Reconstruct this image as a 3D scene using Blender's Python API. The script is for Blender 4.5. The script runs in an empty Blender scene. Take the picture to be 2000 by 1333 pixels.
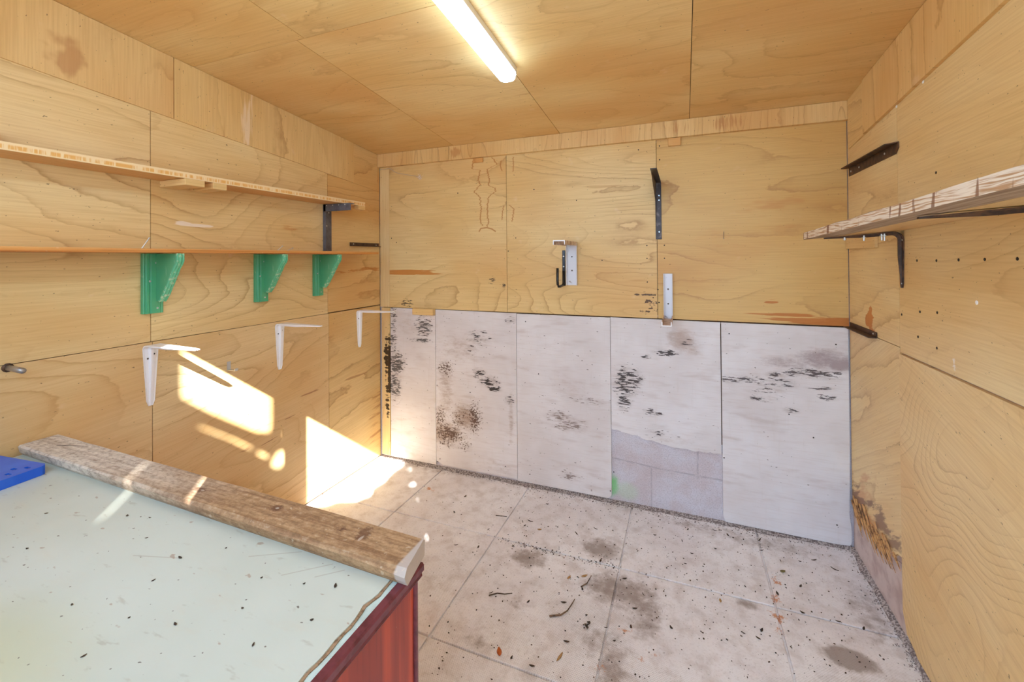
import bpy, bmesh, math, random
from mathutils import Vector, Matrix, Euler, noise as mnoise

scene = bpy.context.scene
COL = scene.collection
R = math.radians

# ------------------------------------------------------------------ camera
cam_data = bpy.data.cameras.new('camera')
cam = bpy.data.objects.new('camera', cam_data)
COL.objects.link(cam)
YAW, PITCH, ROLL = 0.37661, 0.00751, -0.00745
fw = Vector((-math.sin(YAW) * math.cos(PITCH), math.cos(YAW) * math.cos(PITCH), math.sin(PITCH)))
rt = Vector((math.cos(YAW), math.sin(YAW), 0))
up = rt.cross(fw)
r2 = math.cos(ROLL) * rt + math.sin(ROLL) * up
u2 = -math.sin(ROLL) * rt + math.cos(ROLL) * up
mw = Matrix((r2, u2, -fw)).transposed().to_4x4()
mw.translation = (1.97786, -2.48774, 1.378)
cam.matrix_world = mw
cam_data.sensor_width = 36.0
cam_data.lens = 848.849 / 2000 * 36.0
cam_data.shift_y = -(666.5 - 497.65) / 2000
cam_data.clip_start = 0.02
scene.camera = cam

# ------------------------------------------------------------------ world, sun, exposure
world = bpy.data.worlds.new('world')
scene.world = world
world.use_nodes = True
wn = world.node_tree
wn.nodes.clear()
w_out = wn.nodes.new('ShaderNodeOutputWorld')
w_bg = wn.nodes.new('ShaderNodeBackground')
w_bg.inputs['Color'].default_value = (0.585, 0.805, 1.12, 1)
w_bg.inputs['Strength'].default_value = 4.2
wn.links.new(w_bg.outputs[0], w_out.inputs[0])

SUN = Vector((-0.279, 0.325, -0.253)).normalized()
sl = bpy.data.lights.new('sun', 'SUN')
sl.energy = 24.0
sl.angle = R(0.32)
sl.color = (1.0, 0.985, 0.95)
sun = bpy.data.objects.new('sun', sl)
sun.rotation_euler = SUN.to_track_quat('-Z', 'Y').to_euler()
sun.location = (6, -8, 6)
COL.objects.link(sun)

scene.view_settings.view_transform = 'Standard'
scene.view_settings.look = 'None'
scene.view_settings.gamma = 1.0
scene.view_settings.use_curve_mapping = False
scene.view_settings.exposure = 0.52
LED = 9.0
cy = scene.cycles
cy.max_bounces = 14
cy.diffuse_bounces = 10

# ------------------------------------------------------------------ room numbers
W = 2.70
HC, CS = 2.102, -0.0936          # ceiling height at the back wall, slope along y
YF = -2.75                       # front of the shed
def ceil_z(y):
    return HC + CS * y

# ------------------------------------------------------------------ node helper
class NT:
    def __init__(s, name, rough=0.6, spec=0.3):
        s.m = bpy.data.materials.new(name)
        s.m.use_nodes = True
        s.t = s.m.node_tree
        s.t.nodes.clear()
        s.out = s.t.nodes.new('ShaderNodeOutputMaterial')
        s.b = s.t.nodes.new('ShaderNodeBsdfPrincipled')
        s.b.inputs['Roughness'].default_value = rough
        s.b.inputs['Specular IOR Level'].default_value = spec
        s.t.links.new(s.b.outputs[0], s.out.inputs[0])
    def put(s, sock, v):
        if v is None:
            return
        if isinstance(v, bpy.types.NodeSocket):
            s.t.links.new(v, sock)
        else:
            if sock.type == 'RGBA' and len(v) == 3:
                v = (*v, 1)
            sock.default_value = v
    def math(s, op, a, b=None, c=None, clamp=False):
        n = s.t.nodes.new('ShaderNodeMath')
        n.operation = op
        n.use_clamp = clamp
        s.put(n.inputs[0], a); s.put(n.inputs[1], b); s.put(n.inputs[2], c)
        return n.outputs[0]
    def vmath(s, op, a, b=None):
        n = s.t.nodes.new('ShaderNodeVectorMath')
        n.operation = op
        s.put(n.inputs[0], a); s.put(n.inputs[1], b)
        return n.outputs['Value'] if op in ('LENGTH', 'DOT_PRODUCT') else n.outputs[0]
    def pos(s):
        return s.t.nodes.new('ShaderNodeNewGeometry').outputs['Position']
    def obj(s):
        return s.t.nodes.new('ShaderNodeTexCoord').outputs['Object']
    def sep(s, v):
        n = s.t.nodes.new('ShaderNodeSeparateXYZ'); s.put(n.inputs[0], v)
        return n.outputs
    def comb(s, x=0., y=0., z=0.):
        n = s.t.nodes.new('ShaderNodeCombineXYZ')
        for i, v in enumerate((x, y, z)):
            s.put(n.inputs[i], v)
        return n.outputs[0]
    def noise(s, vec, scale=1., detail=2., rough=.5, dist=0.):
        n = s.t.nodes.new('ShaderNodeTexNoise')
        s.put(n.inputs['Vector'], vec); n.inputs['Scale'].default_value = scale
        n.inputs['Detail'].default_value = detail; n.inputs['Roughness'].default_value = rough
        n.inputs['Distortion'].default_value = dist
        return n.outputs['Fac']
    def voro(s, vec, scale=1., rnd=1., feature='F1'):
        n = s.t.nodes.new('ShaderNodeTexVoronoi')
        n.feature = feature
        s.put(n.inputs['Vector'], vec); n.inputs['Scale'].default_value = scale
        n.inputs['Randomness'].default_value = rnd
        return n.outputs
    def ramp(s, v, lo, hi, a=0., b=1., smooth=True):
        n = s.t.nodes.new('ShaderNodeMapRange')
        n.interpolation_type = 'SMOOTHSTEP' if smooth else 'LINEAR'
        s.put(n.inputs['Value'], v)
        for k, q in (('From Min', lo), ('From Max', hi), ('To Min', a), ('To Max', b)):
            s.put(n.inputs[k], q)
        return n.outputs[0]
    def mix(s, f, a, b, mode='MIX'):
        n = s.t.nodes.new('ShaderNodeMix')
        n.data_type = 'RGBA'; n.blend_type = mode
        s.put(n.inputs[0], f); s.put(n.inputs[6], a); s.put(n.inputs[7], b)
        return n.outputs[2]
    def scale(s, v, k):
        return s.vmath('MULTIPLY', v, k)
    def color(s, c):
        s.put(s.b.inputs['Base Color'], c)
    def rough(s, v):
        s.put(s.b.inputs['Roughness'], v)
    def bump(s, h, strength=.3, dist=.002):
        n = s.t.nodes.new('ShaderNodeBump')
        n.inputs['Strength'].default_value = strength
        n.inputs['Distance'].default_value = dist
        s.put(n.inputs['Height'], h)
        s.t.links.new(n.outputs[0], s.b.inputs['Normal'])
    # soft elliptical marks at given places (a, b are two coordinates of the surface)
    def marks(s, uv, lst):
        tot = None
        for (a, b, ra, rb, k) in lst:
            d = s.vmath('LENGTH', s.vmath('MULTIPLY', s.vmath('SUBTRACT', uv, (a, b, 0)), (1 / ra, 1 / rb, 0)))
            m = s.ramp(d, 1.0, 0.15, 0, k)
            tot = m if tot is None else s.math('MAXIMUM', tot, m)
        return tot
    # thin line mark through points (polyline)
    def run(s, X, Z, pts, w, amp=.03, seed=0.):
        """wavering vertical run: x is a function of z, with ragged teeth"""
        pts = sorted(pts, key=lambda p: p[1])
        z0, z1 = pts[0][1], pts[-1][1]
        n = s.t.nodes.new('ShaderNodeValToRGB')
        e = n.color_ramp.elements
        while len(e) < len(pts): e.new(.5)
        for el, (x, z) in zip(e, pts):
            el.position = (z - z0) / (z1 - z0)
        for el, (x, z) in zip(n.color_ramp.elements, pts):
            el.color = (x, x, x, 1)
        s.put(n.inputs[0], s.ramp(Z, z0, z1, smooth=False))
        j = s.math('MULTIPLY', s.math('SUBTRACT', s.noise(s.comb(seed, seed, s.math('MULTIPLY', Z, 110)), 1., 2, .7), .5), amp)
        xr = s.math('ADD', s.sep(n.outputs[0])[0], j)
        d = s.math('ABSOLUTE', s.math('SUBTRACT', X, xr))
        g = s.math('MULTIPLY', s.ramp(Z, z0 - .004, z0 + .004), s.ramp(Z, z1 + .004, z1 - .004))
        return s.math('MULTIPLY', s.ramp(d, w, w * .25), g)
    def lines(s, uv, pts, w):
        tot = None
        for (p, q) in zip(pts[:-1], pts[1:]):
            p, q = Vector((*p, 0)), Vector((*q, 0))
            d = q - p
            L2 = max(d.length_squared, 1e-9)
            rel = s.vmath('SUBTRACT', uv, tuple(p))
            t = s.math('DIVIDE', s.vmath('DOT_PRODUCT', rel, tuple(d)), L2, clamp=True)
            foot = s.vmath('SUBTRACT', rel, s.vmath('MULTIPLY', s.comb(t, t, t), tuple(d)))
            dd = s.vmath('LENGTH', foot)
            tot = dd if tot is None else s.math('MINIMUM', tot, dd)
        return s.ramp(tot, w, w * .35, 0, 1)

def srgb(r, g, b):
    f = lambda c: (c / 255 / 12.92) if c / 255 <= .04045 else ((c / 255 + .055) / 1.055) ** 2.4
    return (f(r), f(g), f(b))

AX = {'x': 0, 'y': 1, 'z': 2}
PLY_A, PLY_B = srgb(233, 211, 158), srgb(224, 192, 131)

def plywood(name, u, v, seed, tint=(1, 1, 1), rings=11., su=.55, sv=2.2, lines=.82, marks=(), rot=0., dirt=.65, extra=None):
    """Rotary-cut veneer: u is the grain axis, v the axis across it."""
    n = NT(name, .42, .35)
    P = n.sep(n.pos())
    U, V = P[AX[u]], P[AX[v]]
    if rot:
        U0, V0 = U, V
        U = n.math('ADD', n.math('MULTIPLY', U0, math.cos(rot)), n.math('MULTIPLY', V0, math.sin(rot)))
        V = n.math('SUBTRACT', n.math('MULTIPLY', V0, math.cos(rot)), n.math('MULTIPLY', U0, math.sin(rot)))
    uv = n.comb(U, V, seed * 3.7)
    h = n.noise(n.scale(uv, (su, sv, 1)), 1.0, 1.5, .45, .25)
    h2 = n.noise(n.scale(uv, (6, 14, 1)), 1.0, 2, .5)
    h3 = n.noise(n.scale(uv, (26, 46, 1)), 1.0, 2, .6)
    hh = n.math('ADD', n.math('ADD', n.math('MULTIPLY', h, rings * 1.8), n.math('MULTIPLY', h2, .55)), n.math('MULTIPLY', h3, .22))
    fr = n.math('FRACT', hh)
    edge = n.math('MULTIPLY', n.math('POWER', fr, 11.0), n.ramp(fr, .999, .95))
    soft = n.math('MULTIPLY', n.math('POWER', fr, 2.0), .13)
    gate = n.ramp(n.noise(n.scale(uv, (1.3, 3.1, 2)), 1.0, 2), .36, .66, .15, 1.)
    ring = n.math('MULTIPLY', n.math('ADD', edge, soft), gate)
    fib = n.noise(n.scale(uv, (5, 170, 1)), 1.0, 2, .6)
    blot = n.noise(n.scale(uv, (1.1, 2.6, 5)), 1.0, 2.5, .55)
    ca = tuple(a * t for a, t in zip(PLY_A, tint)); cb = tuple(a * t for a, t in zip(PLY_B, tint))
    c = n.mix(n.ramp(blot, .3, .72), ca, cb)
    c = n.mix(n.math('MULTIPLY', ring, lines), c, srgb(158, 110, 58))
    c = n.mix(n.ramp(fib, .3, .75, 0, .22), c, srgb(172, 124, 72))
    big = n.noise(n.scale(uv, (.8, 1.9, 11)), 1.0, 2, .55)
    c = n.mix(n.ramp(big, .46, .72, 0, .5), c, tuple(a * t for a, t in zip(srgb(208, 156, 88), tint)))
    # brown mineral streaks along the grain
    st = n.noise(n.scale(uv, (2.2, 26, 9)), 1.0, 1.5)
    c = n.mix(n.ramp(st, .72, .80, 0, .35), c, srgb(176, 116, 56))
    # pale rubbed patches and dust
    sc = n.noise(n.scale(uv, (7, 9, 3)), 1.0, 3, .65)
    c = n.mix(n.ramp(sc, .66, .78, 0, .25), c, srgb(238, 214, 182))
    # small dark specks and scuffs
    sp = n.noise(n.scale(uv, (70, 120, 1)), 1.0, 2, .5)
    c = n.mix(n.ramp(sp, .715, .75, 0, dirt), c, srgb(78, 52, 34))
    W2 = n.comb(P[AX[u]], P[AX[v]], 0)
    for (lst, colr, (nu, nv), lo, hi, amt) in marks:
        m = n.marks(W2, lst)
        nz = n.noise(n.scale(uv, (nu, nv, 1)), 1.0, 3, .6)
        f = n.math('MULTIPLY', n.ramp(n.math('ADD', m, n.math('MULTIPLY', n.math('SUBTRACT', nz, .5), 2.6)), lo, hi, 0, amt), n.ramp(m, 0, .15))
        c = n.mix(f, c, colr)
    if extra:
        c = extra(n, c, P)
    n.color(c)
    n.bump(n.math('ADD', n.math('MULTIPLY', ring, .4), n.math('MULTIPLY', fib, .5)), .12, .001)
    return n.m

def flat_mat(name, col, rough=.5, metal=0., col2=None, sc=20., lo=.45, hi=.65, amt=1., spec=.4, bump=0.):
    n = NT(name, rough, spec)
    n.b.inputs['Metallic'].default_value = metal
    o = n.obj()
    nz = n.noise(o, sc, 4, .6)
    n.color(n.mix(n.ramp(nz, lo, hi, 0, amt), col, col2 or col))
    if bump:
        n.bump(nz, bump, .002)
    return n.m

# ------------------------------------------------------------------ mesh helpers
def build(name, bm, mat, parent=None, smooth=False):
    bmesh.ops.recalc_face_normals(bm, faces=bm.faces)
    me = bpy.data.meshes.new(name)
    bm.to_mesh(me); bm.free()
    if smooth:
        for f in me.polygons:
            f.use_smooth = True
    if mat:
        me.materials.append(mat)
    o = bpy.data.objects.new(name, me)
    COL.objects.link(o)
    if parent:
        o.parent = parent
    return o

def tag(o, label=None, cat=None, group=None, kind=None):
    if label: o['label'] = label
    if cat: o['category'] = cat
    if group: o['group'] = group
    if kind: o['kind'] = kind
    return o

def thing(name, label, cat, loc=(0, 0, 0), rot=(0, 0, 0), group=None):
    o = bpy.data.objects.new(name, None)
    o.empty_display_size = .05
    COL.objects.link(o)
    o.location = loc; o.rotation_euler = rot
    return tag(o, label, cat, group)

def copy_thing(src, loc, label, rot=None):
    c = src.copy(); COL.objects.link(c); c.location = loc
    if rot: c.rotation_euler = rot
    c['label'] = label
    for ch in list(src.children):
        d = ch.copy(); COL.objects.link(d); d.parent = c
        for g in ch.children:
            e = g.copy(); COL.objects.link(e); e.parent = d
    return c

def box(bm, x0, x1, y0, y1, z0, z1, bev=0., mat4=None):
    r = bmesh.ops.create_cube(bm, size=1.)
    vs = r['verts']
    for v in vs:
        v.co = Vector((x0 + (v.co.x + .5) * (x1 - x0), y0 + (v.co.y + .5) * (y1 - y0), z0 + (v.co.z + .5) * (z1 - z0)))
    if mat4:
        for v in vs: v.co = mat4 @ v.co
    if bev:
        es = list({e for v in vs for e in v.link_edges})
        bmesh.ops.bevel(bm, geom=es, offset=bev, segments=2, affect='EDGES', profile=.5)
    return bm

def new_box(*a, **k):
    return box(bmesh.new(), *a, **k)

def prism(bm, pts, vec):
    """pts: 3D outline, extruded by vec."""
    a = [bm.verts.new(Vector(p)) for p in pts]
    b = [bm.verts.new(Vector(p) + Vector(vec)) for p in pts]
    bm.faces.new(a); bm.faces.new(b[::-1])
    n = len(a)
    for i in range(n):
        bm.faces.new((a[i], b[i], b[(i + 1) % n], a[(i + 1) % n]))
    return bm

def loft(bm, secs, cap=True):
    rows = [[bm.verts.new(Vector(p)) for p in s] for s in secs]
    n = len(rows[0])
    for r0, r1 in zip(rows[:-1], rows[1:]):
        for i in range(n):
            bm.faces.new((r0[i], r0[(i + 1) % n], r1[(i + 1) % n], r1[i]))
    if cap:
        bm.faces.new(rows[0][::-1]); bm.faces.new(rows[-1])
    return bm

def tube(bm, pts, rad, seg=8):
    pts = [Vector(p) for p in pts]
    secs = []
    for i, p in enumerate(pts):
        d = (pts[min(i + 1, len(pts) - 1)] - pts[max(i - 1, 0)]).normalized()
        a = d.orthogonal().normalized() if abs(d.z) > .9 else d.cross(Vector((0, 0, 1))).normalized()
        b = d.cross(a).normalized()
        rr = rad[i] if isinstance(rad, (list, tuple)) else rad
        secs.append([p + rr * (math.cos(2 * math.pi * k / seg) * a + math.sin(2 * math.pi * k / seg) * b) for k in range(seg)])
    return loft(bm, secs)

def disc(bm, c, nrm, rad, h, seg=12):
    c = Vector(c); nrm = Vector(nrm).normalized()
    a = nrm.orthogonal().normalized(); b = nrm.cross(a)
    secs = []
    for (r, t) in ((rad, 0), (rad, h * .5), (rad * .7, h)):
        secs.append([c + nrm * t + r * (math.cos(2 * math.pi * k / seg) * a + math.sin(2 * math.pi * k / seg) * b) for k in range(seg)])
    return loft(bm, secs)

def cut(obj_, cutters):
    for c in cutters:
        md = obj_.modifiers.new('b', 'BOOLEAN'); md.operation = 'DIFFERENCE'; md.object = c; md.solver = 'EXACT'
    dg = bpy.context.evaluated_depsgraph_get()
    me = bpy.data.meshes.new_from_object(obj_.evaluated_get(dg))
    obj_.modifiers.clear(); obj_.data = me
    for c in cutters:
        d = c.data; bpy.data.objects.remove(c); bpy.data.meshes.remove(d)

# ------------------------------------------------------------------ materials
M = {}
M['block'] = (lambda: None)
def concrete_block():
    n = NT('concrete block', .9, .2)
    P = n.sep(n.pos())
    X, Z = P[0], P[2]
    uv = n.comb(X, Z, 0)
    nz = n.noise(uv, 160, 3, .7)
    big = n.noise(uv, 7, 3, .6)
    c = n.mix(n.ramp(big, .3, .7), srgb(206, 205, 212), srgb(198, 188, 190))
    c = n.mix(n.ramp(nz, .45, .75, 0, .6), c, srgb(150, 143, 146))
    c = n.mix(n.ramp(nz, .45, .28, 0, .4), c, srgb(225, 222, 224))
    j = n.lines(uv, [(1.55, .245), (1.85, .222), (2.2, .215)], .006)
    j = n.math('MAXIMUM', j, n.lines(uv, [(2.035, .21), (2.035, .44)], .006))
    j = n.math('MAXIMUM', j, n.lines(uv, [(1.80, .0), (1.80, .215)], .005))
    c = n.mix(n.math('MULTIPLY', n.math('MULTIPLY', j, .5), n.ramp(n.noise(uv, 25, 3), .3, .6)), c, srgb(158, 154, 160))
    g = n.marks(uv, [(1.59, .09, .06, .10, 1.)])
    g = n.math('ADD', g, n.math('MULTIPLY', n.math('SUBTRACT', n.noise(uv, 30, 4, .7), .5), .9))
    c = n.mix(n.ramp(g, .15, 1.1, 0, .8), c, srgb(110, 196, 110))
    c = n.mix(n.ramp(n.marks(uv, [(1.67, .07, .10, .08, 1.)]), .1, .9, 0, .3), c, srgb(170, 215, 165))
    n.color(c)
    n.bump(n.math('ADD', nz, n.math('MULTIPLY', j, -1.)), .5, .003)
    return n.m
M['block'] = concrete_block()
M['render'] = flat_mat('old rendered wall', srgb(206, 192, 188), .9, 0, srgb(172, 152, 150), 14, .4, .7, .8, bump=.3)
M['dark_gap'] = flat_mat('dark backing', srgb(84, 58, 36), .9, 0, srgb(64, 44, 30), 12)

def white_board(name, seed, stains=(), soft=(), pale=()):
    n = NT(name, .55, .35)
    P = n.sep(n.pos())
    uv = n.comb(P[0], P[2], 0)
    s3 = n.comb(P[0], P[2], seed * 2.3)
    b = n.noise(s3, 3.2, 3, .6)
    c = n.mix(n.ramp(b, .3, .7), srgb(224, 222, 222), srgb(212, 207, 205))
    fib = n.noise(n.scale(s3, (9, 150, 1)), 1., 2, .6)
    c = n.mix(n.ramp(fib, .45, .8, 0, .20), c, srgb(186, 170, 156))
    wide = n.noise(n.scale(s3, (5, 22, 1)), 1., 3, .6)
    c = n.mix(n.ramp(wide, .52, .76, 0, .34), c, srgb(176, 158, 148))
    # vertical rub marks
    vr = n.noise(n.scale(s3, (60, 5, 1)), 1., 2, .6)
    c = n.mix(n.ramp(vr, .6, .75, 0, .10), c, srgb(190, 175, 160))
    for (lst, colr, amt) in soft:
        m = n.marks(uv, lst)
        nz = n.noise(n.scale(s3, (20, 48, 1)), 1., 5, .75)
        c = n.mix(n.math('MULTIPLY', n.ramp(n.math('ADD', m, n.math('MULTIPLY', n.math('SUBTRACT', nz, .5), 1.7)), .2, 1.15, 0, amt), n.ramp(m, 0, .3)), c, colr)
    for (lst, colr, (fx, fz), lo, amt) in stains:
        m = n.marks(uv, [(a, b_, ra * 1.25, rb * 1.3, k_) for a, b_, ra, rb, k_ in lst])
        halo = n.noise(n.scale(s3, (16, 60, 1)), 1., 4, .7)
        c = n.mix(n.math('MULTIPLY', n.ramp(halo, .38, .66), n.ramp(m, .05, .8, 0, .34)), c, srgb(132, 112, 100))
        nz = n.noise(n.scale(s3, (fx, fz, 1)), 1., 3, .62)
        f = n.ramp(n.math('ADD', n.math('MULTIPLY', m, .30), nz), lo, lo + .06, 0, amt)
        c = n.mix(n.math('MULTIPLY', f, n.ramp(m, 0, .12)), c, colr)
    # sparse pin specks
    sp = n.noise(n.scale(s3, (60, 95, 4)), 1., 1, .4)
    c = n.mix(n.ramp(sp, .755, .785, 0, .7), c, srgb(80, 66, 60))
    n.color(c)
    n.bump(fib, .08, .001)
    return n.m

BLK, BRN, GRY = srgb(38, 30, 28), srgb(112, 84, 62), srgb(128, 112, 104)
STREAK, FINE = (22, 110), (90, 110)

M['floor'] = None
def floor_mat():
    n = NT('concrete paving slabs', .8, .25)
    P = n.sep(n.pos())
    uv = n.comb(P[0], P[1], 0)
    big = n.noise(uv, 2.2, 3, .6)
    mid = n.noise(uv, 13, 4, .65)
    fin = n.noise(uv, 120, 3, .7)
    c = n.mix(n.ramp(big, .3, .72), srgb(238, 237, 237), srgb(226, 222, 222))
    c = n.mix(n.ramp(mid, .42, .75, 0, .55), c, srgb(188, 176, 168))
    c = n.mix(n.ramp(mid, .46, .25, 0, .35), c, srgb(236, 232, 228))
    c = n.mix(n.ramp(fin, .5, .8, 0, .35), c, srgb(140, 126, 118))
    # cast dimples
    k = 2 * math.pi / .0085
    dots = n.math('MULTIPLY', n.math('SINE', n.math('MULTIPLY', P[0], k)), n.math('SINE', n.math('MULTIPLY', P[1], k)))
    dm = n.ramp(n.noise(uv, 1.6, 2), .40, .60)
    front = n.ramp(P[1], -.55, -.85)
    dotf = n.math('MULTIPLY', n.math('MULTIPLY', n.ramp(dots, .35, .8), dm), front)
    c = n.mix(n.math('MULTIPLY', dotf, .45), c, srgb(132, 122, 118))
    # damp brown patches
    damp = n.marks(uv, [(1.30, -.60, .14, .11, .9), (1.60, -.42, .16, .12, 1.), (1.72, -.65, .26, .16, .9), (1.83, -.72, .12, .25, .75),
                        (2.20, -.54, .07, .05, .9), (2.49, -.68, .115, .075, 1.6), (1.70, -.92, .20, .12, .55), (1.74, -1.0, .09, .14, .8),
                        (1.28, -1.08, .10, .07, .6), (1.35, -.86, .12, .06, .45), (2.62, -.42, .10, .28, .6), (2.35, -.10, .35, .09, .55),
                        (2.05, -.07, .5, .07, .5), (.45, -.03, .5, .06, .5)])
    nz = n.noise(uv, 22, 4, .7)
    c = n.mix(n.ramp(n.math('ADD', damp, n.math('MULTIPLY', n.math('SUBTRACT', nz, .5), 1.6)), .2, 1.0, 0, .7), c, srgb(128, 108, 92))
    # rust and ochre marks
    rust = n.marks(uv, [(.545, -.245, .07, .035, 1.), (2.31, -.46, .035, .06, 1.), (2.30, -.56, .05, .05, 1.1), (2.33, -.36, .03, .06, .9), (2.29, -.63, .03, .04, .9),
                        (1.86, -.90, .045, .02, .9), (1.83, -.94, .03, .02, .8), (1.76, -.84, .05, .05, .7), (1.70, -1.02, .06, .04, .6)])
    c = n.mix(n.math('MULTIPLY', n.ramp(n.math('ADD', n.math('MULTIPLY', rust, .7), n.math('MULTIPLY', n.math('SUBTRACT', n.noise(uv, 45, 4, .7), .5), 3.0)), .45, .9, 0, .8), n.ramp(rust, 0, .2)), c, srgb(196, 122, 56))
    sp = n.noise(uv, 95, 2, .5)
    c = n.mix(n.ramp(sp, .72, .76, 0, .8), c, srgb(70, 60, 56))
    n.color(c)
    n.bump(n.math('ADD', n.math('MULTIPLY', fin, .6), n.math('MULTIPLY', dotf, -1.)), .35, .002)
    return n.m
M['floor'] = floor_mat()

# ------------------------------------------------------------------ floor: paving slabs
rnd = random.Random(4)
bm = new_box(-.1, W + .1, YF, .1, -.08, -.009)
xs = [-.1007, .4993, 1.0993, 1.6993, 2.2993, 2.8]
ys = [.1, -.516, -1.119, -1.722, -2.325, YF]
for i in range(5):
    for j in range(5):
        dz = rnd.uniform(-.0015, .0)
        box(bm, xs[i] + .004, xs[i + 1] - .004, ys[j + 1] + .004, ys[j] - .004, -.05, dz, bev=.0025)
floor = build('floor', bm, M['floor'])
tag(floor, 'pale concrete paving slab floor with stains and open joints', 'floor', kind='structure')

bm = new_box(-14, 16, -22, YF - .14, -.1, -.03)
ground = tag(build('ground', bm, flat_mat('pale gravel', srgb(190, 182, 170), .9, 0, srgb(150, 142, 130), 40)), 'pale paved ground outside the shed door', 'ground', kind='structure')

# ------------------------------------------------------------------ walls and their sheets
def sheet(name, plane, pts, mat, parent, t=.010, at=0.):
    """thin board on a wall; pts are (a, z). plane 'L','B','R'; front face at the wall plane +/- at."""
    bm = bmesh.new()
    if plane == 'L':
        prism(bm, [(at, a, z) for a, z in pts], (-t, 0, 0))
    elif plane == 'R':
        prism(bm, [(W - at, a, z) for a, z in pts], (t, 0, 0))
    elif plane == 'B':
        prism(bm, [(a, -at, z) for a, z in pts], (0, t, 0))
    elif plane == 'C':
        prism(bm, [(x, y, ceil_z(y) - at) for x, y in pts], (0, 0, t))
    return build(name, bm, mat, parent)

G = .0013
def rect(a0, a1, z0, z1):
    return [(a0 + G, z0 + G), (a1 - G, z0 + G), (a1 - G, z1 - G), (a0 + G, z1 - G)]
def rect_top(y0, y1, z0, drop=.001):
    return [(y0 + G, z0 + G), (y1 - G, z0 + G), (y1 - G, ceil_z(y1) - drop), (y0 + G, ceil_z(y0) - drop)]

def base_wall(name, bm, mat, label):
    return tag(build(name, bm, mat), label, 'wall', kind='structure')

# --- left wall
bm = bmesh.new()
prism(bm, [(-.010, YF, -.05), (-.010, .1, -.05), (-.010, .1, ceil_z(.1)), (-.010, YF, ceil_z(YF))], (-.1, 0, 0))
wl = base_wall('wall_left', bm, M['dark_gap'], 'left wall lined with pale plywood sheets behind the shelves and bench')
SC1 = ([(-1.23, 1.53, .13, .012, 1.), (-1.28, 1.535, .06, .02, .8)], srgb(240, 225, 205), (6, 30), .45, .75, .8)
SCR = ([(-.42, 1.63, .10, .02, 1.), (-.75, 1.55, .12, .03, .9), (-.42, 1.50, .12, .10, .5)], srgb(196, 130, 66), (9, 70), .45, .9, .6)
left_panels = [
    ((-1.406, -.480), 1.054, None, dict(seed=1, rings=13, su=.8, sv=1.6, marks=[SC1, SCR])),
    ((YF, -1.406), 1.054, None, dict(seed=2, rings=12, su=.6, sv=2.4)),
    ((-.480, -.001), 1.058, None, dict(seed=3, tint=(.96, .86, .72), rings=6, marks=[([(-.15, 1.30, .4, .04, .6)], srgb(188, 118, 52), (6, 30), .45, .8, .7)])),
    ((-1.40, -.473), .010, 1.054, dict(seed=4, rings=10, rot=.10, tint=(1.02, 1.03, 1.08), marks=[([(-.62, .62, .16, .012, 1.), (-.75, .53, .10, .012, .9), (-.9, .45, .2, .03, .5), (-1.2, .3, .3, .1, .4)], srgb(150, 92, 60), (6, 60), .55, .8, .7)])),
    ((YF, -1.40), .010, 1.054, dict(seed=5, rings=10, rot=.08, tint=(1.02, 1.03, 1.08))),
    ((-.473, -.001), .010, 1.054, dict(seed=6, rings=5, rot=.1, tint=(.98, .92, .82), marks=[([(-.2, .86, .35, .10, .35), (-.25, .62, .2, .012, 1.), (-.05, .3, .12, .4, .5)], srgb(165, 108, 62), (5, 40), .45, .85, .6)])),
]
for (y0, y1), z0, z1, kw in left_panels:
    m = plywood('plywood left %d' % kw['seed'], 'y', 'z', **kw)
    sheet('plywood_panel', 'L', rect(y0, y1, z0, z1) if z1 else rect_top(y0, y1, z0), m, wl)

# --- back wall
bm = bmesh.new()
prism(bm, [(-.11, .012, -.05), (W + .11, .012, -.05), (W + .11, .012, ceil_z(0)), (-.11, .012, ceil_z(0))], (0, .1, 0))
wb = base_wall('wall_back', bm, M['block'], 'back wall of concrete block lined with plywood above white boards')

def ragged(a0, z0, a1, z1, n, amp, seed):
    q = random.Random(seed); out = []
    for i in range(n + 1):
        t = i / n
        out.append((a0 + (a1 - a0) * t, z0 + (z1 - z0) * t + (q.uniform(-amp, amp) if 0 < i < n else 0)))
    return out

def back_left():
    n = NT('plywood back left', .42, .35)
    return n.m
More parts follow.
